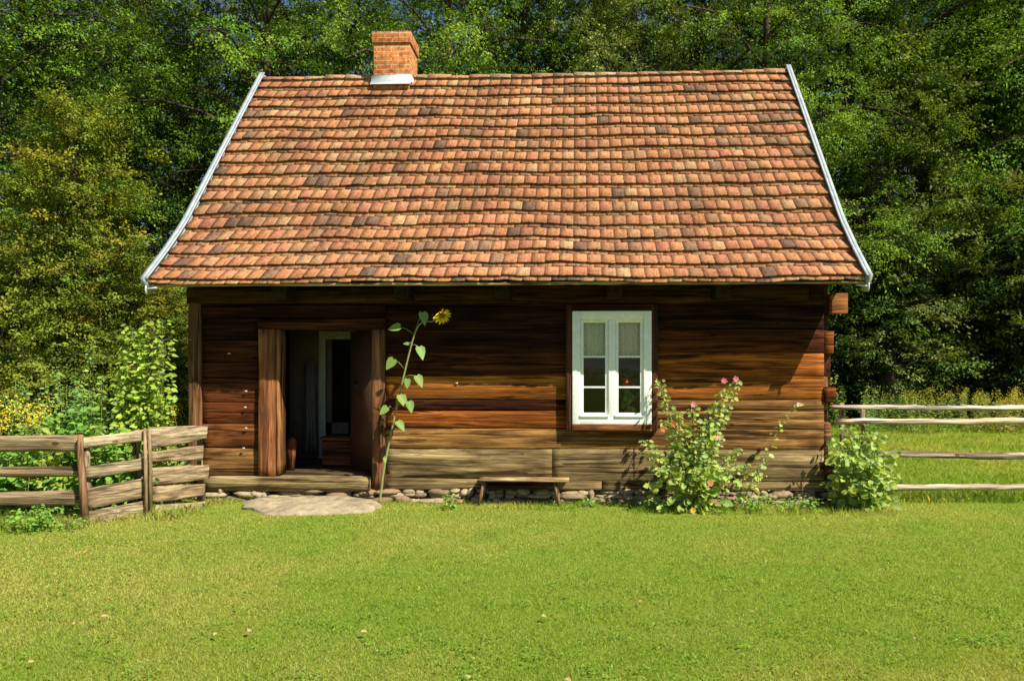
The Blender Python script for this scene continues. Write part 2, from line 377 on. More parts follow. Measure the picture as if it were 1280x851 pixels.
post(WX(465), WX(482), WZ(612, 474), WZ(411.5, 474), (.23, .10, .04), -.03, .2)
lm = MB(); log(lm, WX(324), WX(482), WZ(412, 400), WZ(398.5, 400), 'brown', y0=-.05); lm.build('door_lintel', M['logs'], cot)
lm = MB(); log(lm, WX(258), WX(464), WZ(613, 360), WZ(595, 360), (.24, .19, .09), y0=-.10, bev=.05); lm.build('door_sill', M['logs'], cot)
# right corner: stubs of the side-wall timbers between the front logs
for pa, pb, d, t, xo in ((612, 596, .02, 'grey', 0), (594, 574, -.02, 'tan', .02), (572, 559, .06, 'brown', -.04), (556, 530, .03, 'tan', -.01), (527, 512, .06, 'brown', -.05), (502, 484, -.03, 'orange', .035), (482, 444, .05, 'brown', -.01), (441, 414, -.01, 'orange', .01), (412, 401, .06, 'red', -.05), (399, 392, .03, 'brown', -.02)):
    cs = MB(); log(cs, x1r + .004, XR + xo, WZ(pa, 1035), WZ(pb, 1035), t, y0=d, seg=.04, wob=.014, bev=.008); cs.build('corner_joint', M['logs'], cot)
# wall plate sticking out at the gable, joist ends, plate
pl = MB(); pl.box(XR - .03, P(1059, 380, -.02).x, -.05, .14, WZ(392, 1050), WZ(367, 1050), tone((.36, .15, .05))); pl.build('plate_end', M['logs'], cot, bevel=.008)
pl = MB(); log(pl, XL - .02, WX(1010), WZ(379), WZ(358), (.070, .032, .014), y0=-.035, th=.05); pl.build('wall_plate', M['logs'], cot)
for px in (351, 503, 628, 768, 903):
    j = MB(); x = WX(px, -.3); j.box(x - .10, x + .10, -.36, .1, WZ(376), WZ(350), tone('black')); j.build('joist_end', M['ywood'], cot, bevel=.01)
# small white chips on the planks
for px, py in ((287, 442), (308, 489), (307, 509), (305, 560), (308, 535), (571, 479)):
    p = P(px, py, -.0); q = MB(); q.tube([(p.x - .016, -.012, p.z), (p.x + .016, -.014, p.z + .002)], .010, 6); q.build('peg', M['wallpeg'], cot)
# ---- roof
def prof_pts():
    ps = [Vector((0, *p)) for p in PROF]; L = [0]
    for a, b_ in zip(ps, ps[1:]): L.append(L[-1] + (b_ - a).length)
    return ps, L
PP, PLn = prof_pts(); SL = PLn[-1]
def at_s(s):
    s_ = max(0, min(SL, s))
    for i in range(len(PP) - 1):
        if s_ <= PLn[i + 1] + 1e-9:
            f = (s - PLn[i]) / (PLn[i + 1] - PLn[i]); d = (PP[i + 1] - PP[i]).normalized()
            if s_ != s: p = (PP[0] if s < 0 else PP[-1]) + d * (s - s_)
            else: p = PP[i].lerp(PP[i + 1], f)
            return p, d, Vector((0, -d.z, d.y))
RX0 = (P(188, 350, -.6).x + P(331, 98, RY).x) / 2; RX1 = (P(1079, 346, -.6).x + P(984, 92, RY).x) / 2
print('roof x', P(188, 350, -.6).x, P(331, 98, RY).x, P(1079, 346, -.6).x, P(984, 92, RY).x, 'wall', XL, XR)
pal = [((.44, .19, .080), 5), ((.45, .19, .100), 3), ((.45, .225, .10), 4), ((.38, .145, .085), 2.6), ((.36, .20, .11), 1.8), ((.46, .31, .16), 1.6), ((.20, .13, .085), .7), ((.09, .07, .06), .75)]
pc = [p[0] for p in pal]; pw = [p[1] for p in pal]
k_dark = lambda c: c[0] < .25
ROWS = 17; ST = (SL - .06) / ROWS
def sagf(x, s): return .022 * nz(x * .55 + s * .3, 1) + .010 * nz(x * 1.3 + s * 2.1, 4)
def tiles(side):
    m = MB(); tw = .176; n = int((RX1 - RX0) / tw); tw = (RX1 - RX0) / n
    for r in range(ROWS + 1):
        last = r == ROWS
        for lay in (0, 1):
            dark = -1
            for i in range(n + (1 if lay == 0 else 0)):
                if last and lay == 0: continue
                s0 = r * ST - (.060 if lay == 0 else 0) + rnd.uniform(-.010, .010) + .016 * nz(i * tw * .7, r * 2 + 5)
                s1 = min(r * ST + ST + .06, SL + .02)
                if last: s0, s1 = SL - .12, SL + .02
                xc = RX0 + tw * (i + .5) - (tw / 2 if lay == 0 else 0)
                a, b_ = xc - tw / 2 + .0008, xc + tw / 2 - .0008
                a = max(a, RX0 + .001); b_ = min(b_, RX1 - .001)
                if b_ - a < .03: continue
                if dark >= 0 and rnd.random() < .25: c = pc[dark]
                else:
                    c = rnd.choices(pc, pw)[0]; k = pc.index(c); dark = k if k >= 6 else -1
                f = rnd.uniform(.92, 1.08); g_ = .25 if k_dark(c) else .42; zx = .5 + .5 * nz(xc * .5 + r * .21, 3); mcol = (.43, .198 + .022 * zx, .105 + .012 * zx)
                c = tuple(c[q] * (1 - g_) + mcol[q] * g_ for q in range(3)); col = (c[0] * f, c[1] * f, c[2] * f, 0)
                h0 = .060 + .036 * lay + rnd.uniform(-.0025, .0025); h1 = .006 + .016 * lay
                rot = rnd.uniform(-.007, .007) * (3 if rnd.random() < .04 else 1); vs = []
                p1, d1, n1 = at_s(s1)
                K = 5; top = []
                for j in range(K):
                    t = j / (K - 1); x = a + (b_ - a) * t
                    s = s0 + .010 * (2 * t - 1) ** 4 + rot * (2 * t - 1)
                    p, d, nn = at_s(s); q = p + nn * (h0 + rnd.uniform(-.0015, .0015)); top.append((x, q.y, q.z + sagf(x, s)))
                bot = []
                for j in range(K):
                    p, d, nn = at_s(s0); x, y, z = top[j]; bot.append((x, y - nn.y * .016, z - nn.z * .016))
                q = p1 + n1 * h1
                vs = top + [(b_, q.y, q.z + sagf(b_, s1)), (a, q.y, q.z + sagf(a, s1))] + bot
                vs += [(b_, q.y - n1.y * .016, q.z - n1.z * .016 + sagf(b_, s1)), (a, q.y - n1.y * .016, q.z - n1.z * .016 + sagf(a, s1))]
                fs = [(0, 1, 2, 3, 4, 5, 6)] + [(j, 7 + j, 8 + j, j + 1) for j in range(K - 1)] + [(4, 11, 12, 5), (6, 13, 7, 0)]
                m.add(vs, fs, col)
    if side < 0:
        m.v = [(x, 2 * RY - y, z) for x, y, z in m.v]; m.f = [f[::-1] for f in m.f]
    return m
roof = tiles(1).build('roof_tiles', M['tile'], cot)
tiles(-1).build('roof_tiles', M['tile'], cot)
# boarding under the tiles (both slopes)
for sd in (1, -1):
    b1 = MB(); prev = None
    vs = []
    for (y, z) in PROF:
        yy = y if sd > 0 else 2 * RY - y
        vs += [(RX0, yy, z - .005), (RX1, yy, z - .005), (RX0, yy + .02 * sd, z - .045), (RX1, yy + .02 * sd, z - .045)]
    fs = []
    for i in range(len(PROF) - 1):
        k = 4 * i; fs += [(k, k + 1, k + 5, k + 4), (k + 2, k + 6, k + 7, k + 3), (k, k + 4, k + 6, k + 2), (k + 1, k + 3, k + 7, k + 5)]
    fs += [(0, 2, 3, 1)]
    b1.add(vs, fs, tone('dark')); b1.build('roof_boarding', M['logs'], cot)
for px in range(9):      # rafter feet
    x = RX0 + .25 + px * (RX1 - RX0 - .5) / 8
    rf = MB(); a = Vector((x, -.50, 2.80)); b_ = Vector((x, .32, 3.56))
    rf.add([(x - .05, -.50, 2.77), (x + .05, -.50, 2.77), (x - .05, -.50, 2.84), (x + .05, -.50, 2.84), (x - .05, .32, 3.46), (x + .05, .32, 3.46), (x - .05, .32, 3.585), (x + .05, .32, 3.585)],
           [(0, 1, 3, 2), (0, 4, 5, 1), (1, 5, 7, 3), (0, 2, 6, 4), (4, 6, 7, 5), (2, 3, 7, 6)], tone('black')); rf.build('rafter_foot', M['ywood'], cot)
eb = MB(); log(eb, RX0 + .02, RX1 - .02, 2.752, 2.795, (.36, .26, .12), y0=-.648, th=-.055, wob=.004, bev=.006); eb.build('eaves_board', M['logs'], cot)
# ridge tiles
rt = MB(); nr = 25; lw = (RX1 - RX0 - .06) / nr
for i in range(nr):
    xa = RX0 + .03 + i * lw; xb = xa + lw + .03; k = 8; vs = []
    c = rnd.choice([(.33, .19, .11), (.40, .20, .10), (.26, .18, .11), (.30, .13, .07), (.36, .27, .16)]); dz = rnd.uniform(-.012, .012) + sagf(xa, 5)
    for x, r_ in ((xa, .105), (xa + lw * .5, .10), (xb, .092)):
        for j in range(k + 1):
            an = math.pi * (j / k) * 1.15 - math.pi * .075
            vs.append((x, RY - math.cos(an) * (r_ + .02), 6.66 + math.sin(an) * r_ + dz))
    k1 = k + 1; fs = [(i2 * k1 + j, i2 * k1 + j + 1, (i2 + 1) * k1 + j + 1, (i2 + 1) * k1 + j) for i2 in range(2) for j in range(k)]
    fs += [tuple(range(k1))[::-1], tuple(2 * k1 + j for j in range(k1))]
    rt.add(vs, fs, (*c, 0))
rt.build('ridge_tiles', M['tile'], cot)
# bargeboards
def barge(x0, x1):
    m = MB(); pts = []
    for s in np.linspace(-.07, SL + .06, 24):
        p, d, nn = at_s(float(s)); pts.append((p, nn))
    vs = []
    for p, nn in pts:
        a = p + nn * .130; b_ = p - nn * .12
        vs += [(x0, a.y, a.z), (x1, a.y, a.z), (x1, b_.y, b_.z), (x0, b_.y, b_.z)]
    n = len(pts); fs = [(i * 4 + j, i * 4 + (j + 1) % 4, i * 4 + 4 + (j + 1) % 4, i * 4 + 4 + j) for i in range(n - 1) for j in range(4)]
    fs += [(0, 3, 2, 1), (n * 4 - 4, n * 4 - 3, n * 4 - 2, n * 4 - 1)]
    m.add(vs, fs)
    inn = 1 if x0 < 0 else -1; xa_, xb_ = (x1, x1 + .035) if inn > 0 else (x0 - .030, x0); v2 = []
    for p, nn in pts:
        a = p + nn * .130; b_ = p + nn * .112
        v2 += [(xa_, a.y, a.z), (xb_, a.y, a.z), (xb_, b_.y, b_.z), (xa_, b_.y, b_.z)]
    m.add(v2, fs); m.build('barge_board', M['barge'], cot)
    m = MB(); m.v = [(x, 2 * RY - y, z - .004) for x, y, z in vs]; m.f = [list(f)[::-1] for f in fs]; m.c = [(1, 1, 1, 0)] * len(vs); m.n = len(vs)
    m.build('barge_board', M['barge'], cot)
barge(RX0 - .065, RX0 - .004); barge(RX1 + .004, RX1 + .055)
for x, s in ((RX0 - .03, 1), (RX1 + .03, -1)):
    g = MB(); g.tube([(x, -.66, 2.83), (x, -.665, 2.70), (x + .01 * s, -.66, 2.655)], .013, 6); g.tube([(x, -.66, 2.72), (x + s * .14, -.64, 2.74)], .013, 6); g.build('gutter_hook', M['zinc'], cot)
# chimney
CY0 = 2.52; cxa, cxb = P(467, 70, CY0).x, P(512, 70, CY0).x; czt = P(490, 40, CY0).z; czc = P(490, 54, CY0).z; dpt = .60
ch = MB(); ch.box(cxa, cxb, CY0, CY0 + dpt, 6.0, czc)
cho = ch.build('chimney', M['brick'], cot, bevel=.005)
cc = MB(); x0, x1, y0, y1 = cxa - .025, cxb + .025, CY0 - .025, CY0 + dpt + .025; t = .16
cc.box(x0, x1, y0, y0 + t, czc, czt); cc.box(x0, x1, y1 - t, y1, czc, czt); cc.box(x0, x0 + t, y0 + t, y1 - t, czc, czt); cc.box(x1 - t, x1, y0 + t, y1 - t, czc, czt)
cc.box(x0 + t, x1 - t, y0 + t, y1 - t, czc, czc + .02)
cc.build('chimney_cap', M['brick'], cho, bevel=.006)
fl = MB(); zf0, zf1 = P(490, 107, CY0).z, P(490, 94, CY0).z
fl.add([(cxa - .04, CY0 - .09, zf0 - .01), (cxb + .04, CY0 - .09, zf0 - .01), (cxb + .035, CY0 - .03, zf0 + .06), (cxa - .035, CY0 - .03, zf0 + .06), (cxb + .03, CY0 - .012, zf1), (cxa - .03, CY0 - .012, zf1),
        (cxb + .03, CY0 + dpt + .02, zf1), (cxa - .03, CY0 + dpt + .02, zf1), (cxb + .05, CY0 + dpt + .1, zf0), (cxa - .05, CY0 + dpt + .1, zf0)],
       [(0, 1, 2, 3), (3, 2, 4, 5), (2, 8, 6, 4), (3, 5, 7, 9), (6, 8, 9, 7)]); fl.build('flashing', M['zinc'], cho)
# ---- window
wz0, wz1, wx0, wx1 = WIN[2], WIN[3], WIN[0], WIN[1]
win = bpy.data.objects.new('window', None); C.objects.link(win); win.parent = cot; win.location = (0, -.07, 0)
def quadframe(x0, x1, z0, z1, w_, y0, y1, name, mat, par, bev=.004, wb=None):
    m = MB(); wb = wb or w_
    m.box(x0, x0 + w_, y0, y1, z0, z1, tone('brown')); m.box(x1 - w_, x1, y0, y1, z0, z1, tone('brown'))
    m.box(x0 + w_, x1 - w_, y0 + .001, y1, z1 - w_, z1, tone('brown')); m.box(x0 + w_, x1 - w_, y0 + .001, y1, z0, z0 + wb, tone('brown'))
    return m.build(name, mat, par, bevel=bev)
m = MB(); e = .085
m.box(wx0 - e, wx0 - .004, -.030, .10, wz0 - e, wz1 + e, tone('brown')); m.build('casing', M['postwood'], win, bevel=.006); m = MB(); m.box(wx1 + .004, wx1 + e, -.030, .10, wz0 - e, wz1 + e, tone('brown'))
m.build('casing', M['postwood'], win, bevel=.006)
m = MB(); m.box(wx0 - .004, wx1 + .004, -.028, .10, wz1 + .004, wz1 + e, tone('brown')); m.build('casing', M['logs'], win, bevel=.006); m = MB(); m.box(wx0 - .004, wx1 + .004, -.045, .10, wz0 - e, wz0 - .004, tone((.25, .10, .04)))
m.build('casing', M['logs'], win, bevel=.006)
quadframe(wx0, wx1, wz0, wz1, .105, -.045, .08, 'frame', M['white'], win, .005, .10)
m = MB(); m.box(wx0 + .105, wx1 - .105, -.035, -.02, wz1 - .125, wz1 - .105); m.build('frame_bead', M['white'], win)
xm = (wx0 + wx1) / 2; ww = .105
m = MB(); m.box(xm - .045, xm + .045, -.042, .06, wz0 + .10, wz1 - .105); m.build('mullion', M['white'], win, bevel=.005)
panes = []
for a, b_ in ((wx0 + .107, xm - .047), (xm + .047, wx1 - .107)):
    za, zb = wz0 + .102, wz1 - .107
    m = MB(); s = .040
    m.box(a, a + s, -.020, .03, za, zb); m.box(b_ - s, b_, -.020, .03, za, zb)
    m.box(a + s, b_ - s, -.019, .03, zb - s * 1.1, zb); m.box(a + s, b_ - s, -.019, .03, za, za + s * 1.2)
    hh = zb - za; r1 = zb - hh * .385; r2 = zb - hh * .70
    for zr in (r1, r2): m.box(a + s, b_ - s, -.016, .025, zr - .011, zr + .011)
    m.build('casement', M['white'], win, bevel=.003)
    m = MB(); m.box(a - .01, b_ + .01, -.062, -.021, za - .006, za + .024); m.build('weather_bar', M['white'], win, bevel=.004)
    for q0, q1 in ((za + s, r2 - .011), (r2 + .011, r1 - .011), (r1 + .011, zb - s)):
        m = MB(); m.add([(a + s, .006, q0), (b_ - s, .006, q0), (b_ - s, .006, q1), (a + s, .006, q1)], [(0, 1, 2, 3)]); m.build('pane', M['glass'], win)
    panes.append((a, b_, za, zb, r1, r2))
for (a, b_, za, zb, r1, r2), wh in zip(panes, ('left', 'right')):
    m = MB(); n = 40; vs = []
    for i in range(n + 1):
        x = a + (b_ - a) * i / n
        yy = .020 + .014 * math.sin(i * 1.1) + .004 * math.sin(i * 2.7)
        vs += [(x, yy, zb - .01), (x, yy + .003, (zb + r1) / 2), (x, yy, r1 - .005 - .012 * abs(math.sin(i * .55)))]
    m.add(vs, [(i * 3 + j, i * 3 + 3 + j, i * 3 + 4 + j, i * 3 + 1 + j) for i in range(n) for j in (0, 1)])
    tag(m.build('lace_curtain', M['lace'], loc=(0, 0, 0)), 'short cream lace curtain across the top of the %s casement of the white window' % wh, 'curtain', 'lace curtains in the window')
# ---- foundation stones
fs_ = MB()
def stone(m, cx, cy, cz, rx, ry, rz, col, n=10):
    vs = []; k = 6; sd = rnd.random() * 40
    for i in range(k + 1):
        th = math.pi * i / k
        for j in range(n):
            ph = 2 * math.pi * j / n; f = 1 + .24 * nz(math.cos(ph) * 1.0 + th * .8, sd) + .10 * nz(th * 2 + math.sin(ph), sd + 3)
            sx = math.copysign(abs(math.cos(ph)) ** .75, math.cos(ph)); sy = math.copysign(abs(math.sin(ph)) ** .75, math.sin(ph))
            vs.append((cx + rx * f * math.sin(th) ** .7 * sx, cy + ry * f * math.sin(th) ** .7 * sy, cz + rz * f * math.cos(th)))
    m.add(vs, [(i * n + j, (i + 1) * n + j, (i + 1) * n + (j + 1) % n, i * n + (j + 1) % n) for i in range(k) for j in range(n)], col)
scol = [(.27, .20, .115), (.32, .25, .15), (.20, .145, .085), (.35, .28, .17), (.24, .16, .09)]
x = WX(240)
while x < XR:
    rx = rnd.choice([.05, .07, .09, .15, .19]) * rnd.uniform(.8, 1.2)
    for lv in (-.6, 0.3, 1):
        c = rnd.choice(scol); f = rnd.uniform(.8, 1.1)
        stone(fs_, x + rx + (rx * rnd.uniform(.2, .9) if lv > 0 else 0), .06 - .05 * (1 - lv) + rnd.uniform(-.04, .05), .0 + lv * rnd.uniform(.05, .085), rx * rnd.uniform(.8, 1.25), .12, rnd.uniform(.03, .06), (c[0] * f, c[1] * f, c[2] * f, 0))
    x += rx * 1.75
fs_.build('foundation', M['stone'], cot, smooth=True)
fm = MB(); fm.box(XL + .03, XR - .05, .06, 2 * RY - .06, -.1, .12, (.10, .08, .05, 0)); fm.build('foundation_core', M['stone'], cot)
# ---- interior
FZ = WZ(592, 400) - .02; HYI = 1.9
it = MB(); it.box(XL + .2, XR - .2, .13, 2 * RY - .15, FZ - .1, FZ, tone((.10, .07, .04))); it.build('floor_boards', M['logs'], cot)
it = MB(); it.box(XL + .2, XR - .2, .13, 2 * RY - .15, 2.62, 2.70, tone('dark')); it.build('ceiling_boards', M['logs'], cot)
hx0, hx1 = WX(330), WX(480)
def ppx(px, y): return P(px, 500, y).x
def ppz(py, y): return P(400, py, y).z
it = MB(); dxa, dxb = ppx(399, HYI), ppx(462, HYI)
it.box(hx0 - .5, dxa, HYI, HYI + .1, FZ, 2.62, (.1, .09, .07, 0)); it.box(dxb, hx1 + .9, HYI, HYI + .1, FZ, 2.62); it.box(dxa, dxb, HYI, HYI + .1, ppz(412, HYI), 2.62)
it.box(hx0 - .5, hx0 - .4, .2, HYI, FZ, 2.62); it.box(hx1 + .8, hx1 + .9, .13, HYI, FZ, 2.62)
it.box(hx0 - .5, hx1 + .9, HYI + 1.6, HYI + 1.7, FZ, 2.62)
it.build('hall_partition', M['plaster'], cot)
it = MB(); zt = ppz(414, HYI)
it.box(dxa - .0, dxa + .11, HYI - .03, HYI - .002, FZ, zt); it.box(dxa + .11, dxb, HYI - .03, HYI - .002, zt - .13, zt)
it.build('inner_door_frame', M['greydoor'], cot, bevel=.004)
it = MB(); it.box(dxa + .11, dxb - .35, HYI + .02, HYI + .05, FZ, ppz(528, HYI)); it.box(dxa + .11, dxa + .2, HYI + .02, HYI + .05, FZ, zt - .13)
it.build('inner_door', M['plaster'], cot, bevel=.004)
# open front door leaf, folded inwards along the hall on the right
it = MB(); xd0, xd1 = ppx(438, .55), WX(465) - .01
it.add([(xd1 - .02, .20, FZ + .02), (xd0, .55, FZ + .02), (xd0 + .02, .59, FZ + .02), (xd1 + .02, .22, FZ + .02), (xd1 - .02, .20, ppz(413, .2)), (xd0, .55, ppz(413, .2)), (xd0 + .02, .59, ppz(413, .2)), (xd1 + .02, .22, ppz(413, .2))],
       [(0, 1, 5, 4), (1, 2, 6, 5), (2, 3, 7, 6), (3, 0, 4, 7), (4, 5, 6, 7), (0, 3, 2, 1)]); dl = it.build('front_door', M['paintdoor'], cot)
it = MB(); hx = xd0 + (xd1 - xd0) * .25; it.box(hx - .03, hx + .04, .44, .50, WZ(490, 450), WZ(477, 450)); it.build('latch', M['iron'], dl)
it = MB(); it.box(hx1 + 1.0, XR - .2, 3.0, 3.1, FZ, 2.62); it.build('light_block_wall', M['plaster'], cot)  # wall added behind the window room to stop light slits between back logs
# chest, leaning board, hanging cloth: separate things
t = thing('wooden_chest', 'brown wooden chest on the floor inside the open cottage doorway', 'chest', (ppx(432, 1.0), 1.0, FZ))
ca, cb = ppx(408, .95) - t.location.x, ppx(456, .95) - t.location.x
it = MB(); it.box(ca, cb, -.25, .25, 0.04, .40, tone((.13, .045, .02))); it.build('body', M['logs'], t, bevel=.01)
it = MB(); it.box(ca - .02, cb + .02, -.27, .27, .402, .45, tone((.15, .055, .025))); it.build('lid', M['logs'], t, bevel=.01)
it = MB(); it.box(ca + .02, cb - .02, -.22, .22, 0, .038, tone('dark')); it.build('plinth', M['logs'], t)
it = MB(); bx, by = ppx(362, .45), .45
vs = []; k = 10
for yy in (-.012, .012):
    vs += [(-.07, yy, 0), (.07, yy, 0)] + [(.07 * math.cos(a), yy, .36 + .10 * math.sin(a)) for a in np.linspace(0, math.pi, k)]
n = k + 2
it.add([(x, y + z * .18, z) for x, y, z in vs], [tuple(range(n)), tuple(range(n, 2 * n))[::-1]] + [(i, n + i, n + (i + 1) % n, (i + 1) % n) for i in range(n)], tone('orange'))
o = it.build('wooden_board', M['postwood']); o.location = (bx, by, FZ); tag(o, 'round topped wooden board leaning just inside the door on the left', 'board')
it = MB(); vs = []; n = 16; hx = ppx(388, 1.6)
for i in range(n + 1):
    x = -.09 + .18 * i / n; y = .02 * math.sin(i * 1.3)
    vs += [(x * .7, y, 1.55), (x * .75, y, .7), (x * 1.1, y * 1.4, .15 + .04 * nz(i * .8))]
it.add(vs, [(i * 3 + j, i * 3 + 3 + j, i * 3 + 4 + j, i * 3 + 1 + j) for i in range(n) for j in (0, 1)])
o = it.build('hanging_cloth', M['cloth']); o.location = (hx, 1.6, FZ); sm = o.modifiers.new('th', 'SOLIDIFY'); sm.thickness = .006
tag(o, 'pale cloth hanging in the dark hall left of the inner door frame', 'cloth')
# ------------------------------------------------------------------ doorstep slab
c_neg = lambda an: math.sin(an) < -.2 and math.cos(an) < -.45
st = MB(); n = 40; rings = [(1.0, -.04), (1.0, .025), (.97, .045), (.75, .058), (.4, .062), (.02, .06)]
xa, xb = WX(300, -.4), WX(470, -.4); cx_, cy_ = (xa + xb) / 2 - .03, -.60; vs = []
for f, z in rings:
    for j in range(n):
        an = 2 * math.pi * j / n; r = (1 + .16 * nz(math.cos(an) * 1.1 + math.sin(an) * .9, 2) + .08 * nz(math.sin(an) * 1.6 - math.cos(an), 5)) * (1 - (.28 if c_neg(an) else 0))
        c_, s_ = math.cos(an), math.sin(an); sx = math.copysign(abs(c_) ** .7, c_); sy = math.copysign(abs(s_) ** .85, s_)
        vs.append(((xb - xa) / 2 * .98 * r * f * sx, .46 * r * f * sy, z + (.018 * nz(c_ * 3 * f + s_ * 2, 7) + .03 * (s_ * f + .3) if z > 0 else 0)))
st.add(vs, [(i * n + j, i * n + (j + 1) % n, (i + 1) * n + (j + 1) % n, (i + 1) * n + j) for i in range(len(rings) - 1) for j in range(n)] + [tuple((len(rings) - 1) * n + j for j in range(n))], (.36, .29, .18, 0))
o = st.build('doorstep_slab', M['stone'], smooth=True); o.location = (cx_, cy_, 0)
o.data.materials[0] = plain('rough_slab_stone', (.33, .27, .17), .9, 0, .1, 7, .55, .9)
tag(o, 'broad pale stone slab lying in front of the open cottage door', 'doorstep')
# ------------------------------------------------------------------ bench
bp = P(648, 602, -.42); t = thing('bench', 'low rough plank bench on splayed stick legs standing against the cottage wall', 'bench', (bp.x, -.175, 0))
bz = P(648, 600.5, -.35).z + .06; hl = (P(700, 600, -.4).x - P(594, 600, -.4).x) / 2
it = MB(); log(it, -hl, hl + .10, bz - .024, bz, (.27, .205, .10), y0=-.17, th=.235, wob=.004, bev=.008, seg=.08); it.build('seat', M['logs'], t)
for sx in (-1, 1):
    for sy in (-1, 1):
        x = sx * hl * .84; q = MB(); q.tube([(x + sx * .07, .0 + sy * .14, 0), (x, .0 + sy * .11, bz - .02)], [.026, .022], 7, tone((.26, .18, .10)), rough=.08); q.build('leg', M['fencez'], t)
it = MB(); log(it, -hl * .8, hl * .8, bz - .10, bz - .04, 'brown', y0=-.03, th=-.06, wob=.002, bev=.006); it.build('stretcher', M['logs'], t)
# ------------------------------------------------------------------ fences
def plank(m, tl, tr, br, bl, yl, yr, th, col, wob=.008, log_like=False):
    """board given by its four picture corners at the depths yl / yr"""
    A, B, Cc, D = P(*tl, yl), P(*tr, yr), P(*br, yr), P(*bl, yl); n = max(3, int((B - A).length / .08)); sd = rnd.random() * 60; vs = []
    for i in range(n + 1):
        f = i / n; u = A.lerp(B, f); v = D.lerp(Cc, f); L = f * (B - A).length
        u.z += wob * nz(L * 1.6, sd) * 1.5; v.z += wob * nz(L * 1.3, sd + 7) * 2; h = u.z - v.z
        e = th * .5 if log_like else th * .22
        k8 = [(0, 0, -th / 2 + e), (0, 0, th / 2 - e)]
        pr = [(-th / 2, .80), (-th / 2 + e * .35, .97), (0, 1.0), (th / 2 - e * .35, .97), (th / 2, .80), (th / 2, .2), (th / 2 - e * .35, .03), (0, 0), (-th / 2 + e * .35, .03), (-th / 2, .2), (-th / 2 - .006 + .008 * nz(L * 3, sd + 2), .5)]
        for dy, g in pr: vs.append((u.x, u.y + dy, v.z + h * g))
    k = 11; fs = [(i * k + j, i * k + (j + 1) % k, (i + 1) * k + (j + 1) % k, (i + 1) * k + j) for i in range(n) for j in range(k)]
    fs += [tuple(range(k))[::-1], tuple(n * k + j for j in range(k))]
    m.add(vs, fs, col)
FC = [(.34, .27, .165), (.30, .235, .14), (.37, .31, .20), (.29, .215, .13)]
ff = thing('plank_fence', 'weathered split plank fence of crooked rails running in from the left edge', 'fence', tuple(P(100, 640, -1.6)[:2]) + (0,))
fo = ff.location
def rail(par, *a, name='rail', **k):
    m = MB(); plank(m, *a, **k); me = m.build(name, M['fence'], par); me.data.transform(__import__('mathutils').Matrix.Translation(-par.location)); return me
def stake(par, pts, rad, name='post', col=None, y=0):
    m = MB(); m.tube([P(px, py, y) if py is not None else P(px, 600, y) * 1 for px, py in pts], rad, 8, col or tone(rnd.choice(FC)), rough=.07)
    me = m.build(name, M['fencez'], par); me.data.transform(__import__('mathutils').Matrix.Translation(-par.location)); return me
YA = -1.6
rail(ff, (-90, 545), (103, 544), (104, 563), (-90, 566), YA, YA, .07, tone(FC[0]), log_like=True)
rail(ff, (-90, 584), (100, 582), (100, 596), (-90, 598), YA, YA, .06, tone(FC[3]), log_like=True)
rail(ff, (-90, 618), (108, 612), (108, 631), (-90, 634), YA, YA, .07, tone(FC[1]), log_like=True)
stake(ff, [(101, 543), (100, 560), (103, 600), (107, 662)], [.028, .036, .042, .045], y=YA - .08, col=tone((.26, .15, .08)))
stake(ff, [(107, 552), (108, 600), (112, 662)], [.04, .05, .055], y=YA + .09)
YB = -1.12
rail(ff, (99, 547), (182, 536), (182, 552), (99, 561), YA, YB, .06, tone(FC[2]))
rail(ff, (107, 583), (181, 572), (181, 587), (106, 599), YA + .02, YB, .05, tone(FC[2]))
rail(ff, (109, 611), (181, 597), (181, 621), (109, 635), YA + .02, YB, .05, tone(FC[0]))
rail(ff, (108, 640), (186, 624), (186, 646), (108, 660), YA + .02, YB, .06, tone(FC[2]))
stake(ff, [(181, 535), (182, 580), (183, 650)], [.016, .020, .024], y=YB - .07)
stake(ff, [(175, 545), (170, 562), (176, 600), (178, 650)], [.03, .045, .04, .04], y=YB + .08)
gt = thing('plank_gate', 'short rough plank gate closing the gap between the fence and the cottage corner', 'gate', tuple(P(186, 640, -1.1)[:2]) + (0,))
YC, YD = -1.05, -.5
rail(gt, (186, 534), (259, 532), (260, 547), (187, 562), YC, YD, .05, tone(FC[2]), name='board')
rail(gt, (189, 564), (254, 557), (254, 574), (189, 579), YC, YD, .045, tone(FC[1]), name='board')
rail(gt, (187, 585), (261, 581), (261, 597), (187, 607), YC, YD, .05, tone(FC[0]), name='board')
rail(gt, (190, 607), (256, 604), (255, 620), (190, 629), YC, YD, .045, tone(FC[3]), name='board')
rail(gt, (186, 632), (256, 626), (256, 643), (186, 650), YC, YD, .06, tone(FC[2]), name='board')
rail(gt, (192, 612), (252, 560), (253, 566), (194, 620), YC + .08, YD + .08, .03, tone(FC[2]), name='brace')
stake(gt, [(186, 535), (188, 580), (188, 652)], [.018, .022, .026], y=YC - .07)
stake(gt, [(250, 547), (250, 590), (251, 645)], [.035, .04, .045], y=YD + .08)
pf = thing('pole_fence', 'fence of pale round poles running from the cottage corner to the right edge', 'fence', (P(1078, 600, .2).x, .2, 0))
def pole(px0, py0, px1, py1, y, r0, r1, c):
    m = MB(); a = P(px0, py0, y); b_ = P(px1, py1, y); n = 22; sd = rnd.random() * 50
    pts = [a.lerp(b_, i / n) + Vector((0, .012 * nz(i * .4, sd), .012 * nz(i * .35, sd + 3))) for i in range(n + 1)]
    m.tube(pts, [(r0 + (r1 - r0) * i / n) * (1 + .12 * nz(i * 1.1, sd)) for i in range(n + 1)], 9, c, rough=.04)
    o = m.build('rail', M['fence'], pf, smooth=False); o.data.transform(__import__('mathutils').Matrix.Translation(-pf.location))
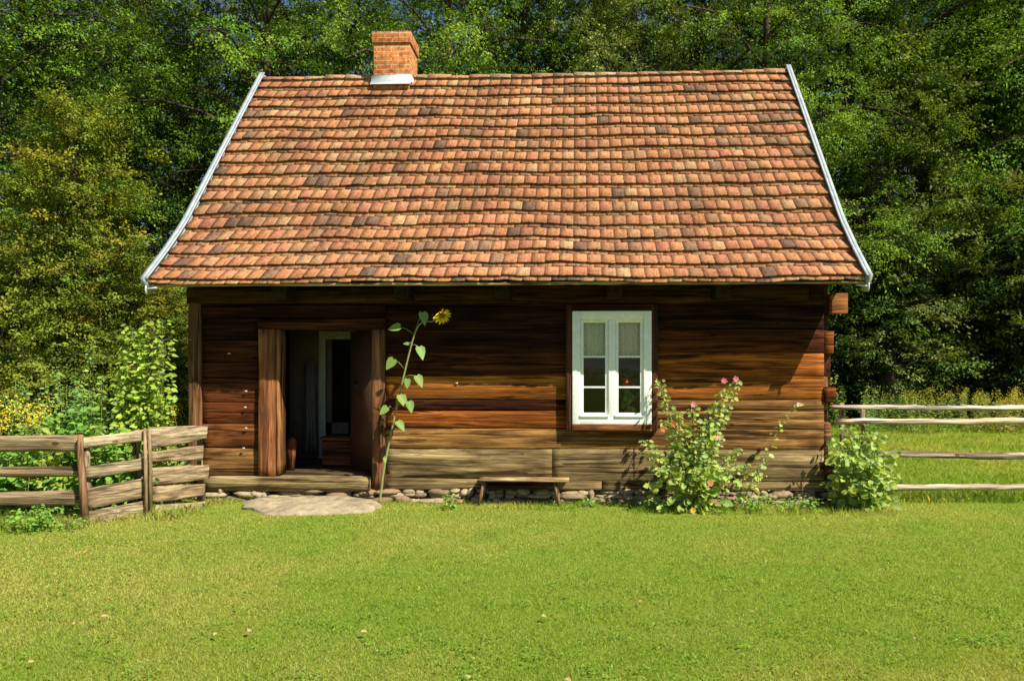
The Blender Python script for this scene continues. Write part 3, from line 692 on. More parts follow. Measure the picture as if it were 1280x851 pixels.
PCc = (.60, .54, .40)
pole(1046, 527, 1420, 526, .15, .038, .048, tone((.54, .45, .31))); pole(1058, 567, 1420, 572, .15, .044, .046, tone(PCc)); pole(1060, 610, 1420, 607, .15, .040, .046, tone(PCc)); pole(1040, 509, 1420, 511, .55, .034, .040, tone((.56, .54, .45)))
for px, y in ((1078, .24), (1400, .24)):
    m = MB(); a = P(px, 500, y); m.tube([(a.x, y, -.1), (a.x + .01, y, .7), (a.x, y + .0, a.z - .12)], [.035, .03, .028], 9, tone(FC[1]), rough=.06); o = m.build('post', M['fencez'], pf); o.data.transform(__import__('mathutils').Matrix.Translation(-pf.location))
for px, y in ((1052, .62), (1400, .62)):
    m = MB(); a = P(px, 503, y); m.tube([(a.x, y, -.1), (a.x + .01, y, .7), (a.x, y + .0, a.z)], [.045, .04, .035], 9, tone(FC[1]), rough=.06); o = m.build('post', M['fencez'], pf); o.data.transform(__import__('mathutils').Matrix.Translation(-pf.location))
# ------------------------------------------------------------------ leaf machinery
def unit(a): return a / np.maximum(np.linalg.norm(a, axis=-1, keepdims=True), 1e-9)
OUT = {'simple': [(.42, .5)], 'oval': [(.2, .38), (.55, .5), (.85, .22)], 'heart': [(-.10, .26), (.12, .5), (.45, .44), (.78, .2)],
       'lobed': [(-.12, .25), (.10, .52), (.32, .40), (.52, .56), (.70, .34), (.88, .22)], 'bean': [(.02, .34), (.3, .5), (.7, .26)], 'blade': [(.5, .5)]}
def leaf_arrays(Cn, T, N, L, W, shape, col, cup=.12, droop=0.0):
    n = len(Cn); T = unit(T); B = unit(np.cross(N, T)); N = np.cross(T, B); h = OUT[shape]; k = len(h)
    L = np.broadcast_to(np.asarray(L, float), (n,))[:, None]; W = np.broadcast_to(np.asarray(W, float), (n,))[:, None]
    pts = [Cn]
    for u, v in h: pts.append(Cn + T * u * L + B * v * W + N * (cup * v * W * 2 - droop * u * u * L))
    pts.append(Cn + T * L - N * droop * L)
    for u, v in h[::-1]: pts.append(Cn + T * u * L - B * v * W + N * (cup * v * W * 2 - droop * u * u * L))
    V = np.stack(pts, 1); m = V.shape[1]; base = (np.arange(n) * m)[:, None]
    fr = base + np.array([0] + list(range(1, k + 2))); fl_ = base + np.array([0] + list(range(k + 1, 2 * k + 2)))
    return V.reshape(-1, 3), [fr, fl_], np.repeat(col, m, axis=0)
def cat(parts):
    V = []; Fs = []; Cs = []; n = 0
    for v, f, c in parts:
        V.append(v); Fs += [a + n for a in f]; Cs.append(c); n += len(v)
    return np.concatenate(V), Fs, np.concatenate(Cs)
def leafobj(name, parts, mat, parent=None, loc=None):
    V, Fs, Cs = cat(parts)
    if loc is not None: V = V - np.array(loc)[None]
    me = np_mesh(name, V, Fs, Cs, mat); o = bpy.data.objects.new(name, me); C.objects.link(o)
    if parent is not None: o.parent = parent
    elif loc is not None: o.location = loc
    return o
def colvar(n, base, var=.2, hue=.12):
    b = np.asarray(base, float)[None] * (1 + rg.uniform(-var, var, (n, 1))); h = rg.uniform(-hue, hue, (n, 1))
    c = b * np.concatenate([1 + h * 1.6, 1 + h * .5, 1 - h], 1); return np.concatenate([np.clip(c, 0, 1), np.ones((n, 1))], 1)
# ------------------------------------------------------------------ trees
def make_tree(seed, H, h0, Rr, prof, nl, base, leafL, lpc, csize, elev=(.9, .1), flat=.55, droop=.0, trunk=.22, ncl=1.0, alt=None):
    g = np.random.default_rng(seed); r0 = random.Random(seed)
    tm = MB(); bend = [Vector((r0.uniform(-.25, .25) * i / 6, r0.uniform(-.25, .25) * i / 6, H * .97 * i / 6)) for i in range(7)]
    bark = (.075, .06, .045, r0.random() * 4)
    tm.tube(bend, [trunk * (1 - .9 * i / 6) + .012 for i in range(7)], 9, bark)
    def tp(z): f = min(5.999, max(0, z / (H * .97) * 6)); i = int(f); return bend[i].lerp(bend[i + 1], f - i)
    lm = MB(); cc_ = []; cd = []; cs_ = []
    for i in range(nl):
        t = (i + .5) / nl; t = t ** .9; z = h0 + (H * .96 - h0) * t; az = i * 2.39996 + r0.uniform(-.5, .5)
        Ln = Rr * prof(t) * r0.uniform(.72, 1.12); e = elev[1] + (elev[0] - elev[1]) * t + r0.uniform(-.12, .12)
        p = tp(z); d = Vector((math.cos(az) * math.cos(e), math.sin(az) * math.cos(e), math.sin(e))); pts = [p]
        for k in range(5):
            d = (d + Vector((r0.uniform(-.16, .16), r0.uniform(-.16, .16), r0.uniform(-.1, .1) - droop * .18 * k))).normalized(); pts.append(pts[-1] + d * Ln / 5)
        br = max(.012, trunk * .36 * (Ln / Rr) * (1 - .5 * t)); lm.tube(pts, [br * (1 - .8 * k / 5) for k in range(6)], 5, bark, cap=False)
        nc = max(3, int(Ln / csize * 3.2 * ncl))
        for c in range(nc):
            s = .22 + .8 * (c + r0.random()) / nc; f = min(4.999, s * 5); k = int(f); q = pts[k].lerp(pts[k + 1], f - k) if s < 1 else pts[-1]
            off = Vector((r0.gauss(0, 1), r0.gauss(0, 1), r0.gauss(0, .5))) * csize * .75 * (1.25 - .6 * s); cen = q + off
            cc_.append(cen); cd.append((off.normalized() + (pts[-1] - pts[0]).normalized() * .8)); cs_.append(csize * r0.uniform(.6, 1.15))
            if c % 2 == 0: lm.tube([q, q.lerp(cen, .5) + Vector((0, 0, .04)), cen], [.014, .010, .005], 3, bark, cap=False)
    cen = np.array([tuple(c) for c in cc_]); cd = unit(np.array([tuple(c) for c in cd])); cs = np.array(cs_); nc = len(cen)
    tint = 1 + g.uniform(-.42, .36, nc); hue = g.uniform(-.12, .14, nc)
    if alt is not None: am = (g.random(nc) < alt[1])
    k = lpc; ci = np.repeat(np.arange(nc), k); n = len(ci)
    # twig sprays: each cluster is a handful of twigs with leaves along them
    nt_ = 8; tw = unit(g.normal(0, 1, (nc, nt_, 3)) * np.array([1, 1, .35]) + cd[:, None] * .9 + np.array([0, 0, .12 - droop * .5])); ti = g.integers(0, nt_, n); s = g.random(n) ** .7
    td = tw[ci, ti]; pos = cen[ci] + td * (s * cs[ci])[:, None] + g.normal(0, .085, (n, 3)) * cs[ci][:, None] * np.array([1, 1, flat]); pos[:, 2] -= droop * .35 * (s ** 2) * cs[ci]
    T = unit(td * .8 + g.normal(0, .55, (n, 3)) + np.array([0, 0, -.25])); N = unit(np.array([0, 0, .6]) + g.normal(0, .20, (n, 3)) + (pos - cen[ci]) / cs[ci][:, None] * .9)
    b = np.tile(np.array(base, float), (n, 1))
    if alt is not None: b[am[ci]] = np.array(alt[0])
    b = b * tint[ci][:, None] * (1 + g.uniform(-.13, .13, (n, 1))); h = hue[ci][:, None] + g.uniform(-.06, .06, (n, 1)); b = b * np.concatenate([1 + h * 1.5, 1 + h * .4, 1 - h], 1)
    col = np.concatenate([b, np.ones((n, 1))], 1); L = leafL * g.uniform(.6, 1.25, n)
    V, Fs, Cs = leaf_arrays(pos, T, N, L, L * .55, 'simple', col, .15)
    crown = np_mesh('crown', V, Fs, Cs, M['leaf'])
    def mk(mb, nm):
        by = {}
        for f in mb.f: by.setdefault(len(f), []).append(f)
        return np_mesh(nm, np.array(mb.v), list(by.values()), np.array(mb.c), M['bark'], True)
    return mk(tm, 'trunk'), mk(lm, 'limbs'), crown
pround = lambda t: math.sqrt(max(.02, 1 - (2 * (t - .42)) ** 2)) if t > .42 else .72 + .28 * (t / .42)
pcone = lambda t: max(.07, (1 - t) ** .85) * (.9 + .2 * math.sin(t * 23))
poval = lambda t: .55 + .45 * math.sin(math.pi * min(1, t * 1.05 + .08)) if t < .85 else .5
VAR = {}
VAR['locust'] = ('locust_tree', make_tree(1, 16, 3.0, 4.5, pround, 40, (.135, .235, .024), .078, 260, .98, (1.0, .15), .35, .6, .2, .72))
VAR['locust2'] = ('locust_tree', make_tree(2, 17, 3.5, 4.2, pround, 40, (.155, .255, .03), .075, 260, .95, (1.0, .1), .35, .7, .2, .72))
VAR['maple'] = ('maple_tree', make_tree(3, 12, 1.0, 3.6, pround, 40, (.10, .155, .024), .10, 150, .78, (.9, .1), .5, .15, .24, .9, alt=((.16, .20, .045), .35)))
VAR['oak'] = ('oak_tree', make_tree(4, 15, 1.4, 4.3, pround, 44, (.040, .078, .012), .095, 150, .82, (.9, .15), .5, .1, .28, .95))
VAR['poplar'] = ('poplar_tree', make_tree(5, 16, 2.0, 3.2, poval, 42, (.17, .21, .06), .08, 150, .70, (1.1, .5), .5, .3, .22, .9))
VAR['hornbeam'] = ('hornbeam_tree', make_tree(6, 7.2, .4, 2.9, pcone, 60, (.155, .20, .022), .062, 200, .52, (1.25, .35), .5, .0, .15, 1.15, alt=((.23, .215, .025), .18)))
VAR['shrub'] = ('woodland_shrub', make_tree(8, 3.4, .1, 2.2, pround, 34, (.030, .060, .012), .10, 85, .42, (1.2, .25), .6, .1, .08, 1.0))
def put(kind, px, D, scale, rot, label, cat_='tree', group='trees of the wood behind the cottage', sz=1.0):
    nm, (tr, li, cr) = VAR[kind]; p = P(px, 500, D - CAMD)
    o = thing(nm, label, cat_, (p.x, p.y, 0), group); o.rotation_euler = (0, 0, rot); o.scale = (scale, scale, scale * sz)
    for n_, me in (('trunk', tr), ('limbs', li), ('crown', cr)): q = bpy.data.objects.new(n_, me); link(q, o)
    return o
EXEC_TREES = [
 ('hornbeam', 96, 14.3, 1.0, .3, 'yellow green conical hornbeam in front of the wood, left of the roof', .98),
 ('oak', -75, 14.6, .46, 2.0, 'low dark oak at the left edge behind the garden plants', .9),
 ('hornbeam', 205, 15.6, .62, 4.0, 'small yellow green hornbeam tucked behind the left end of the cottage', .8),
 ('oak', 30, 20, 1.0, .5, 'dark oak rising behind the conical hornbeam near the top left corner', .95),
 ('poplar', 165, 25, 1.0, .9, 'grey green poplar showing above the tip of the conical hornbeam', 1.0),
 ('locust', -40, 17.5, 1.0, 1.2, 'bright green locust tree filling the top left corner', 1.0),
 ('oak', 150, 24, 1.05, 2.2, 'dark oak standing behind the hornbeam and left of the roof', 1.0),
 ('oak', 245, 21.5, .90, 3.5, 'dark oak just left of the left barge board', .95),
 ('locust', 335, 19.5, 1.0, 4.4, 'feathery bright locust tree above the left end of the ridge', 1.0),
 ('oak', 430, 25, 1.15, 5.0, 'dark oak far behind, just left of the chimney', 1.0),
 ('locust2', 560, 19, 1.0, .9, 'bright drooping locust tree directly right of the chimney', 1.0),
 ('oak', 690, 24, 1.15, 3.0, 'dark oak far behind the middle of the ridge', 1.0),
 ('locust', 655, 21, .95, 5.6, 'bright locust tree above the left middle of the ridge', 1.0),
 ('poplar', 790, 19.5, .95, 1.7, 'pale grey green poplar above the middle right of the ridge', .95),
 ('oak', 880, 22.5, 1.05, 4.1, 'dark oak above the right part of the ridge', 1.0),
 ('locust2', 960, 20, .95, 2.6, 'locust tree behind the right end of the ridge', 1.0),
 ('oak', 1010, 26, 1.2, 1.3, 'tall dark oak far behind the right barge board', 1.0),
 ('locust', 1060, 26.5, 1.40, 3.3, 'bright locust tree right above the right barge board', 1.0),
 ('maple', 1110, 23.7, 1.06, .6, 'maple with light leaf clumps standing right of the cottage behind the fence', .98),
 ('maple', 1235, 26.0, 1.26, 2.9, 'shaded maple right of the light maple, behind the goldenrod', 1.0),
 ('locust2', 1215, 28.5, 1.40, 5.2, 'locust tree with sunlit crown near the top right corner', 1.0),
 ('oak', 1330, 26.5, 1.40, 2.0, 'dark oak at the right edge of the wood', 1.0),
 ('locust', 1350, 24.0, 1.26, 4.6, 'locust tree leaning in from the right edge', 1.0),
 ('oak', 1150, 34.5, 1.41, 4.9, 'dark oak deep in the wood behind the light maple', 1.0),
 ('oak', 1250, 36.5, 1.38, .7, 'dark oak deepest in the wood at the right', 1.0),
 ('oak', 60, 29, 1.05, 1.9, 'dark oak deepest in the wood at the left', 1.0),
 ('poplar', 310, 28, 1.1, 5.5, 'poplar deep in the wood above the left end of the ridge', 1.0),
 ('poplar', 780, 29, 1.15, .2, 'poplar deep in the wood behind the pale grey green poplar', 1.0),
]
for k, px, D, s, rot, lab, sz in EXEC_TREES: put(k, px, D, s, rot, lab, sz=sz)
for i, (px, D, s, rot, lab) in enumerate([
 (30, 17, .95, 0, 'dark shrub low behind the garden plants at the left edge'), (150, 17.6, 1.0, 2, 'dark shrub low behind the bean poles'),
 (225, 18.5, 1.0, 4, 'dark shrub low against the left cottage corner'), (1090, 24.5, 1.2, 1, 'dark shrub low behind the right cottage corner'),
 (1165, 25.5, 1.2, 3, 'dark shrub low behind the goldenrod under the maples'), (1245, 25, 1.2, 5, 'dark shrub low at the right edge behind the fence'), (1320, 24.6, 1.2, 2.2, 'dark shrub just beyond the right edge')]):
    put('shrub', px, D, s, rot, lab, 'shrub', 'shrubs along the edge of the wood')
# trees out of the frame on the right that shade the foot of the wood
for X, Y, s, rot, k in ((20, 15, 1.1, 1, 'oak'), (24.5, 11.5, 1.2, 3, 'oak'), (19.5, 18, 1.1, 5, 'oak'), (25, 17.5, 1.3, 2, 'oak'), (30, 14.5, 1.3, 4, 'oak')):
    nm, (tr, li, cr) = VAR[k]; o = thing(nm, 'tree standing beyond the right edge of the picture', 'tree', (X, Y, 0), 'trees beyond the right edge'); o.rotation_euler = (0, 0, rot); o.scale = (s, s, s)
    for n_, me in (('trunk', tr), ('limbs', li), ('crown', cr)): q = bpy.data.objects.new(n_, me); link(q, o)
# far wood: one mass
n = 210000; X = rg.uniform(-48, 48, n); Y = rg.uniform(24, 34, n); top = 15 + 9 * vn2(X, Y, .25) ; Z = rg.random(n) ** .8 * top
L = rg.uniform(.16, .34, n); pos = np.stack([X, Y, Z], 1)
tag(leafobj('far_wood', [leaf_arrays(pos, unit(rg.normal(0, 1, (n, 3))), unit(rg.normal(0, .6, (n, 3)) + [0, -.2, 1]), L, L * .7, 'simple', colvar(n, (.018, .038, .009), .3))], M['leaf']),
    'far mass of dark foliage closing the wood behind all the trees', 'wood', kind='stuff')
# ------------------------------------------------------------------ plants
GREEN = (.15, .25, .04); LIME = (.30, .40, .055)
def spline(pts, n=14):
    pts = [Vector(p) for p in pts]; out = []
    for i in range(n + 1):
        f = i / n * (len(pts) - 1); k = min(int(f), len(pts) - 2); t = f - k
        p0 = pts[max(k - 1, 0)]; p1 = pts[k]; p2 = pts[k + 1]; p3 = pts[min(k + 2, len(pts) - 1)]
        out.append(0.5 * ((2 * p1) + (p2 - p0) * t + (2 * p0 - 5 * p1 + 4 * p2 - p3) * t * t + (3 * p1 - p0 - 3 * p2 + p3) * t ** 3))
    return out
def stemplant(name, label, cat_, loc, stems, leafL, shape='oval', base=GREEN, per=14, petiole=.06, rs=.006, group=None, flowers=None, stemcol=(.16, .20, .06), start=.05, taper=.6, ldroop=.25, mat='plant', nrm=(0, -.5, .8), wid=.75, fill=None):
    """stems: polylines relative to loc; leaves set round each stem"""
    o = thing(name, label, cat_, loc, group); sm = MB(); Cn = []; T = []; L = []
    for st_ in stems:
        pts = spline(st_, 12); k = len(pts); sm.tube(pts, [rs * (1 - .6 * i / (k - 1)) for i in range(k)], 5, (*stemcol, 0))
        ln = sum((b_ - a).length for a, b_ in zip(pts, pts[1:])); nl = max(3, int(per * ln))
        for i in range(nl):
            s = start + (1 - start) * (i + rnd.random()) / nl; f = min(k - 1.001, s * (k - 1)); q = pts[int(f)].lerp(pts[int(f) + 1], f - int(f))
            an = i * 2.4 + rnd.uniform(-.5, .5); d = Vector((math.cos(an), math.sin(an), rnd.uniform(.0, .7))).normalized(); pl_ = petiole * (1 - taper * s) * rnd.uniform(.6, 1.4); e = q + d * pl_
            if pl_ > .03: sm.tube([q, q.lerp(e, .5) + Vector((0, 0, .01)), e], rs * .3, 3, (*stemcol, 0), cap=False)
            Cn.append(tuple(e)); T.append((d.x, d.y, d.z - ldroop - rnd.uniform(0, .5))); L.append(leafL * (1 - taper * s) * rnd.uniform(.65, 1.25))
    if fill:
        nf, (rx, ry, z0, z1) = fill
        for i in range(nf):
            a = rnd.uniform(0, 6.283); r_ = math.sqrt(rnd.random()); z = rnd.uniform(z0, z1); Cn.append((rx * r_ * math.cos(a), ry * r_ * math.sin(a), z)); T.append((math.cos(a), math.sin(a), rnd.uniform(-.6, .4))); L.append(leafL * rnd.uniform(.5, 1.1))
    sm.build('stems', M['bark'] if False else M['stem'], o)
    Cn = np.array(Cn); T = np.array(T); L = np.array(L); n = len(Cn); N = unit(np.array(nrm)[None] + rg.normal(0, .55, (n, 3)))
    leafobj('leaves', [leaf_arrays(Cn, T, N, L, L * wid, shape, colvar(n, base, .22, .12), .14, .12)], M[mat], o)
    return o
def stemmat():
    m, n, l, b = newmat('plant_stem'); at = n.new('ShaderNodeAttribute'); at.attribute_name = 'Col'; tc = n.new('ShaderNodeTexCoord'); t = noise(n, l, tc.outputs['Object'], 30, 4, .6)
    r = ramp(n, [(.3, (.7, .7, .7)), (.7, (1.2, 1.2, 1.2))]); l.new(t.outputs[0], r.inputs[0]); l.new(mixc(n, l, at.outputs['Color'], r.outputs[0], 1), b.inputs['Base Color']); b.inputs['Roughness'].default_value = .7; return m
M['stem'] = stemmat()
def petals(o, cen, R_, face, n=7, colr=(.55, .12, .16), name='flower', width=.7, cup=.3, center=None):
    face = Vector(face).normalized(); a = face.orthogonal().normalized(); b_ = face.cross(a)
    Cn = np.array([tuple(cen)] * n); T = np.array([tuple(a * math.cos(2 * math.pi * i / n) + b_ * math.sin(2 * math.pi * i / n) + face * cup) for i in range(n)])
    parts = [leaf_arrays(Cn, T, np.array([tuple(face)] * n), R_ * rg.uniform(.85, 1.1, n), R_ * width, 'oval', colvar(n, colr, .12, .05), .1, .1)]
    return leafobj(name, parts, M['petal'], o)
# --- sunflower
sb = P(474, 622, -.30); S = thing('sunflower', 'tall thin sunflower with one drooping yellow head leaning beside the door', 'sunflower', (sb.x, -.30, 0))
def rel(px, py, y, o): return P(px, py, y) - o.location
sp = spline([Vector((0, 0, -.03)), rel(480, 580, -.30, S), rel(490, 530, -.31, S), rel(501, 480, -.32, S), rel(513, 430, -.33, S), rel(521, 405, -.34, S), rel(530, 396, -.36, S), rel(541, 396, -.38, S), rel(549, 388, -.40, S)], 28)
m = MB(); m.tube(sp, [.016 - .010 * i / 28 for i in range(29)], 8, (.22, .24, .07, 0)); m.build('stem', M['stem'], S, smooth=True)
sl_ = [((519, 408), (528, 385), .17, (.2, -.2, -.6)), ((517, 412), (500, 403), .16, (-.9, -.1, -.1)), ((513, 426), (524, 428), .17, (.4, -.3, -.9)), ((505, 455), (492, 443), .16, (-.5, -.2, -.75)), ((503, 466), (521, 464), .16, (.5, -.2, -.8)), ((505, 470), (509, 468), .12, (.1, -.3, -.9)),
       ((498, 492), (500, 488), .17, (.45, -.2, -.75)), ((497, 500), (511, 496), .15, (.35, -.3, -.9)), ((492, 505), (484, 503), .13, (-.6, -.3, -.6)), ((489, 525), (497, 521), .15, (.6, -.3, -.6)), ((481, 565), (481, 566), .07, (.2, -.4, -.8)), ((516, 424), (511, 424), .07, (-.8, -.2, .1))]
for (ax, ay), (bx_, by_), Lf, d in sl_:
    a = rel(ax, ay, -.32, S); e = rel(bx_, by_, -.36, S); q = MB(); q.tube([a, a.lerp(e, .5) + Vector((0, 0, .02)), e], .004, 5, (.2, .24, .07, 0))
    V1, F1, C1 = leaf_arrays(np.array([tuple(e)]), np.array([d]), unit(np.array([[.45, -.75, .55]])), Lf * 1.05, Lf * .78, 'heart', colvar(1, (.20, .32, .075), .18, .08), .12, .2)
    lo = leafobj('leaf', [(V1, F1, C1)], M['plant'], S); q.build('petiole', M['stem'], lo)
hc = rel(552, 388, -.42, S); fdir = Vector((.50, -.50, -.62))
n = 22; fd = fdir.normalized(); a = fd.orthogonal().normalized(); b_ = fd.cross(a)
T = np.array([tuple(a * math.cos(6.283 * i / n) + b_ * math.sin(6.283 * i / n) + fd * rnd.uniform(.1, .9)) for i in range(n)]); Cn = np.array([tuple(hc + (a * math.cos(6.283 * i / n) + b_ * math.sin(6.283 * i / n)) * .03) for i in range(n)])
head = leafobj('flower_head', [leaf_arrays(Cn, T, np.tile([0.1, -.8, .4], (n, 1)), .10, .032, 'oval', colvar(n, (.85, .62, .03), .1, .05), .1, .15)], M['petal'], S)
m = MB(); stone(m, hc.x, hc.y, hc.z, .038, .035, .035, (.14, .08, .02, 0)); m.build('disc', M['stem'], head, smooth=True)
leafobj('bracts', [leaf_arrays(Cn[:10], T[:10] - np.array(fd)[None] * .3, np.tile([0, -.5, .8], (10, 1)), .08, .03, 'oval', colvar(10, (.14, .22, .05), .1, .05), .1, .1)], M['plant'], head)
# --- geranium on the inside sill
g0 = P(785, 512, .0); G = thing('potted_geranium', 'red geranium in a clay pot behind the right casement', 'potted plant', (g0.x, .015, g0.z - .12))
m = MB(); n = 16; vs = []
for r_, z in ((.032, 0), (.042, .09), (.047, .09), (.047, .11), (.038, .11), (.034, .09)):
    vs += [(r_ * math.cos(6.283 * j / n), r_ * math.sin(6.283 * j / n), z) for j in range(n)]
m.add(vs, [(i * n + j, i * n + (j + 1) % n, (i + 1) * n + (j + 1) % n, (i + 1) * n + j) for i in range(5) for j in range(n)] + [tuple(range(n))[::-1], tuple(5 * n + j for j in range(n))]); m.build('pot', M['clay'], G)
m = MB()
for dx, dz in ((-.03, .47), (.01, .42), (-.05, .38), (.0, .2)): m.tube([(0, 0, .09), (dx * .5, 0, dz * .6), (dx, -.02, dz)], .004, 5, (.16, .2, .06, 0))
m.build('stems', M['stem'], G)
n = 34; Cn = np.stack([rg.normal(0, .045, n), rg.normal(-.02, .02, n), rg.uniform(.13, .36, n)], 1)
leafobj('leaves', [leaf_arrays(Cn, rg.normal(0, 1, (n, 3)), unit(rg.normal(0, .3, (n, 3)) + [0, -1, .4]), .06, .06, 'heart', colvar(n, (.22, .30, .08), .2), .1, .1)], M['plant'], G)
n = 60; cen = np.array([(-.03, -.025, .50), (.01, -.025, .46), (-.06, -.025, .42)])[rg.integers(0, 3, n)]; Cn = cen + rg.normal(0, .022, (n, 3))
leafobj('flowers', [leaf_arrays(Cn, rg.normal(0, 1, (n, 3)), unit(rg.normal(0, .4, (n, 3)) + [0, -1, .4]), .035, .03, 'oval', colvar(n, (.70, .05, .05), .15, .03), .1, .1)], M['petal'], G)
ws = MB(); ws.box(wx0 + .05, wx1 - .05, -.02, .20, G.location.z - .03, G.location.z - .002); ws.build('inner_sill', M['white'], cot)
# --- hollyhocks
HB = P(866, 626, -.55); hl_ = (HB.x, -.55, 0); hv = Vector(hl_)
def to(px, py, y): return P(px, py, y) - hv
tops = [(921, 472, -.35), (907, 480, -.5), (866, 505, -.5), (846, 508, -.6), (823, 470, -.22), (830, 520, -.5), (806, 545, -.6), (803, 560, -.45), (885, 520, -.7), (900, 540, -.7), (872, 545, -.75), (925, 555, -.5), (935, 575, -.6), (850, 560, -.8), (825, 580, -.8), (893, 500, -.4), (880, 580, -.85), (910, 590, -.75)]
stems = []
for px, py, y in tops:
    e = to(px, py, y); stems.append([Vector((rnd.uniform(-.12, .12), rnd.uniform(-.08, .08), -.02)), e * .45 + Vector((rnd.uniform(-.04, .04), 0, .12)), e])
HO = stemplant('hollyhock', 'large leafy hollyhock clump with pink flowers growing under the window', 'hollyhock', hl_, stems, .100, 'lobed', (.31, .40, .10), per=60, petiole=.09, rs=.009, start=.04, taper=.55, wid=.95, group='hollyhocks along the wall', nrm=(.25, -.7, .6), fill=(170, (.55, .3, .02, .55)))
for px, py, y, c in ((905, 470, -.5, (.60, .16, .20)), (920, 468, -.4, (.60, .20, .24)), (867, 500, -.55, (.62, .25, .25)), (842, 524, -.65, (.55, .15, .06)), (898, 541, -.75, (.60, .30, .24)), (888, 598, -.9, (.55, .16, .08)), (829, 530, -.6, (.55, .2, .1)), (866, 631, -.95, (.55, .4, .05))):
    petals(HO, to(px, py, y), .045, (rnd.uniform(-.3, .5), -1, rnd.uniform(0, .5)), 6, c)
sl0 = P(925, 622, -.5); sv = Vector((sl0.x, -.5, 0))
SHo = stemplant('hollyhock', 'single slanting hollyhock stem leaning right across the wall beside the big clump', 'hollyhock', tuple(sv),
    [[Vector((0, 0, 0)), P(940, 595, -.5) - sv, P(958, 560, -.45) - sv, P(980, 520, -.4) - sv, P(1002, 497, -.35) - sv], [Vector((.03, 0, 0)), P(945, 600, -.55) - sv, P(948, 575, -.6) - sv], [Vector((.0, 0, 0)), P(930, 590, -.55) - sv, P(955, 590, -.6) - sv]], .085, 'lobed', (.33, .41, .10), per=26, petiole=.07, rs=.008, taper=.65, wid=.95, group='hollyhocks along the wall', nrm=(.25, -.7, .6))
petals(SHo, P(998, 500, -.36) - sv, .04, (.4, -1, .3), 6, (.62, .40, .30))
rb = P(1078, 630, -.35); rv = Vector((rb.x, -.35, 0)); stems = []
for px, py, y in [(1045, 545, -.3), (1060, 530, -.2), (1080, 535, -.3), (1100, 535, -.3), (1115, 560, -.35), (1118, 590, -.4), (1045, 590, -.5), (1070, 570, -.6), (1095, 570, -.6), (1083, 600, -.65), (1055, 565, -.45), (1107, 600, -.5), (1090, 548, -.2), (1035, 600, -.4), (1060, 610, -.7)]:
    e = P(px, py, y) - rv; stems.append([Vector((rnd.uniform(-.12, .12), rnd.uniform(-.08, .08), -.02)), e * .5 + Vector((rnd.uniform(-.04, .04), 0, .1)), e])
stemplant('hollyhock', 'rounded leafy mallow bush without flowers at the right cottage corner before the pole fence', 'hollyhock', tuple(rv), stems, .095, 'lobed', (.29, .39, .09), per=60, petiole=.09, rs=.008, taper=.4, wid=.95, group='hollyhocks along the wall', nrm=(.25, -.7, .6), fill=(190, (.40, .28, .02, .75)))
# low weeds at the wall foot
for i, (px, y, h, w_, nn, lab) in enumerate([(562, -.55, .20, .14, 60, 'small bright weed at the wall foot left of the bench'), (945, -.6, .22, .25, 80, 'low weed between the two hollyhocks at the wall foot'), (985, -.5, .16, .25, 60, 'low weed at the wall foot left of the right corner bush'),
        (815, -.6, .18, .2, 60, 'low weed under the left side of the big hollyhock'), (735, -.35, .12, .15, 30, 'tiny weed right of the bench'), (42, -2.0, .24, .30, 190, 'low round bright green plant in front of the plank fence'), (85, -1.9, .12, .2, 60, 'thin weed at the foot of the fence post'), (1010, -.55, .18, .2, 60, 'low leafy weed touching the right corner bush')]):
    a = P(px, 600, y); stems = [[Vector((0, 0, 0)), Vector((math.cos(k) * w_ * .3, math.sin(k) * w_ * .3, h * .7)), Vector((math.cos(k) * w_ * rnd.uniform(.5, 1), math.sin(k) * w_ * rnd.uniform(.5, 1), h * rnd.uniform(.6, 1.1)))] for k in range(9)]
    stemplant('weed', lab, 'weed', (a.x, y, 0), stems, .055, 'oval', (.20, .36, .05), per=nn * .35, petiole=.03, rs=.003, taper=.3, wid=.6, group='weeds at the foot of walls and fences', fill=(nn // 2, (w_ * .8, w_ * .7, .02, h * .8)))
# garden behind the plank fence: tall perennials, bean poles, goldenrod
def perennial(px, top, y, nst, spread, base, lab, leaf=.09, per=26, shape='oval', wid=.5, name='garden_plant', cat_='garden plant', group='garden plants behind the plank fence', flower=None, fill=None, taper=.5):
    if px < 200: y = y * .45 - .62; leaf *= 1.15; per *= 1.35; base = tuple(v * 1.25 for v in base)
    a = P(px, 600, y); h = P(px, top, y).z; stems = []
    for i in range(nst):
        ox, oy = rnd.uniform(-spread, spread), rnd.uniform(-.2, .2); hh = h * rnd.uniform(.72, 1.0) if i else h
        stems.append([Vector((ox, oy, 0)), Vector((ox * 1.1 + rnd.uniform(-.05, .05), oy, hh * .5)), Vector((ox * 1.25 + rnd.uniform(-.1, .1), oy + rnd.uniform(-.1, .1), hh))])
    o = stemplant(name, lab, cat_, (a.x, y, 0), stems, leaf, shape, base, per=per, petiole=.03, rs=.006, taper=taper, wid=wid, group=group, fill=fill)
    if flower:
        Cn = []
        for s in stems:
            e = s[-1]; nf = flower[1]
            for k in range(nf): f = rnd.random(); Cn.append((e.x + rnd.gauss(0, .07 * (1 - f * .5)), e.y + rnd.gauss(0, .07), e.z - .22 * f + .08))
        Cn = np.array(Cn); n = len(Cn); fo_ = leafobj('flowers', [leaf_arrays(Cn, rg.normal(0, 1, (n, 3)), unit(rg.normal(0, .5, (n, 3)) + [0, -.5, .8]), .035, .02, 'simple', colvar(n, flower[0], .2, .04), .1)], M['petal'], o)
        if n > 30: fo_['kind'] = 'stuff'
    return o
GG = (.15, .27, .045)
perennial(55, 452, 1.2, 3, .12, (.18, .28, .07), 'tall leafy spire of a garden plant behind the goldenrod', per=34, leaf=.11)
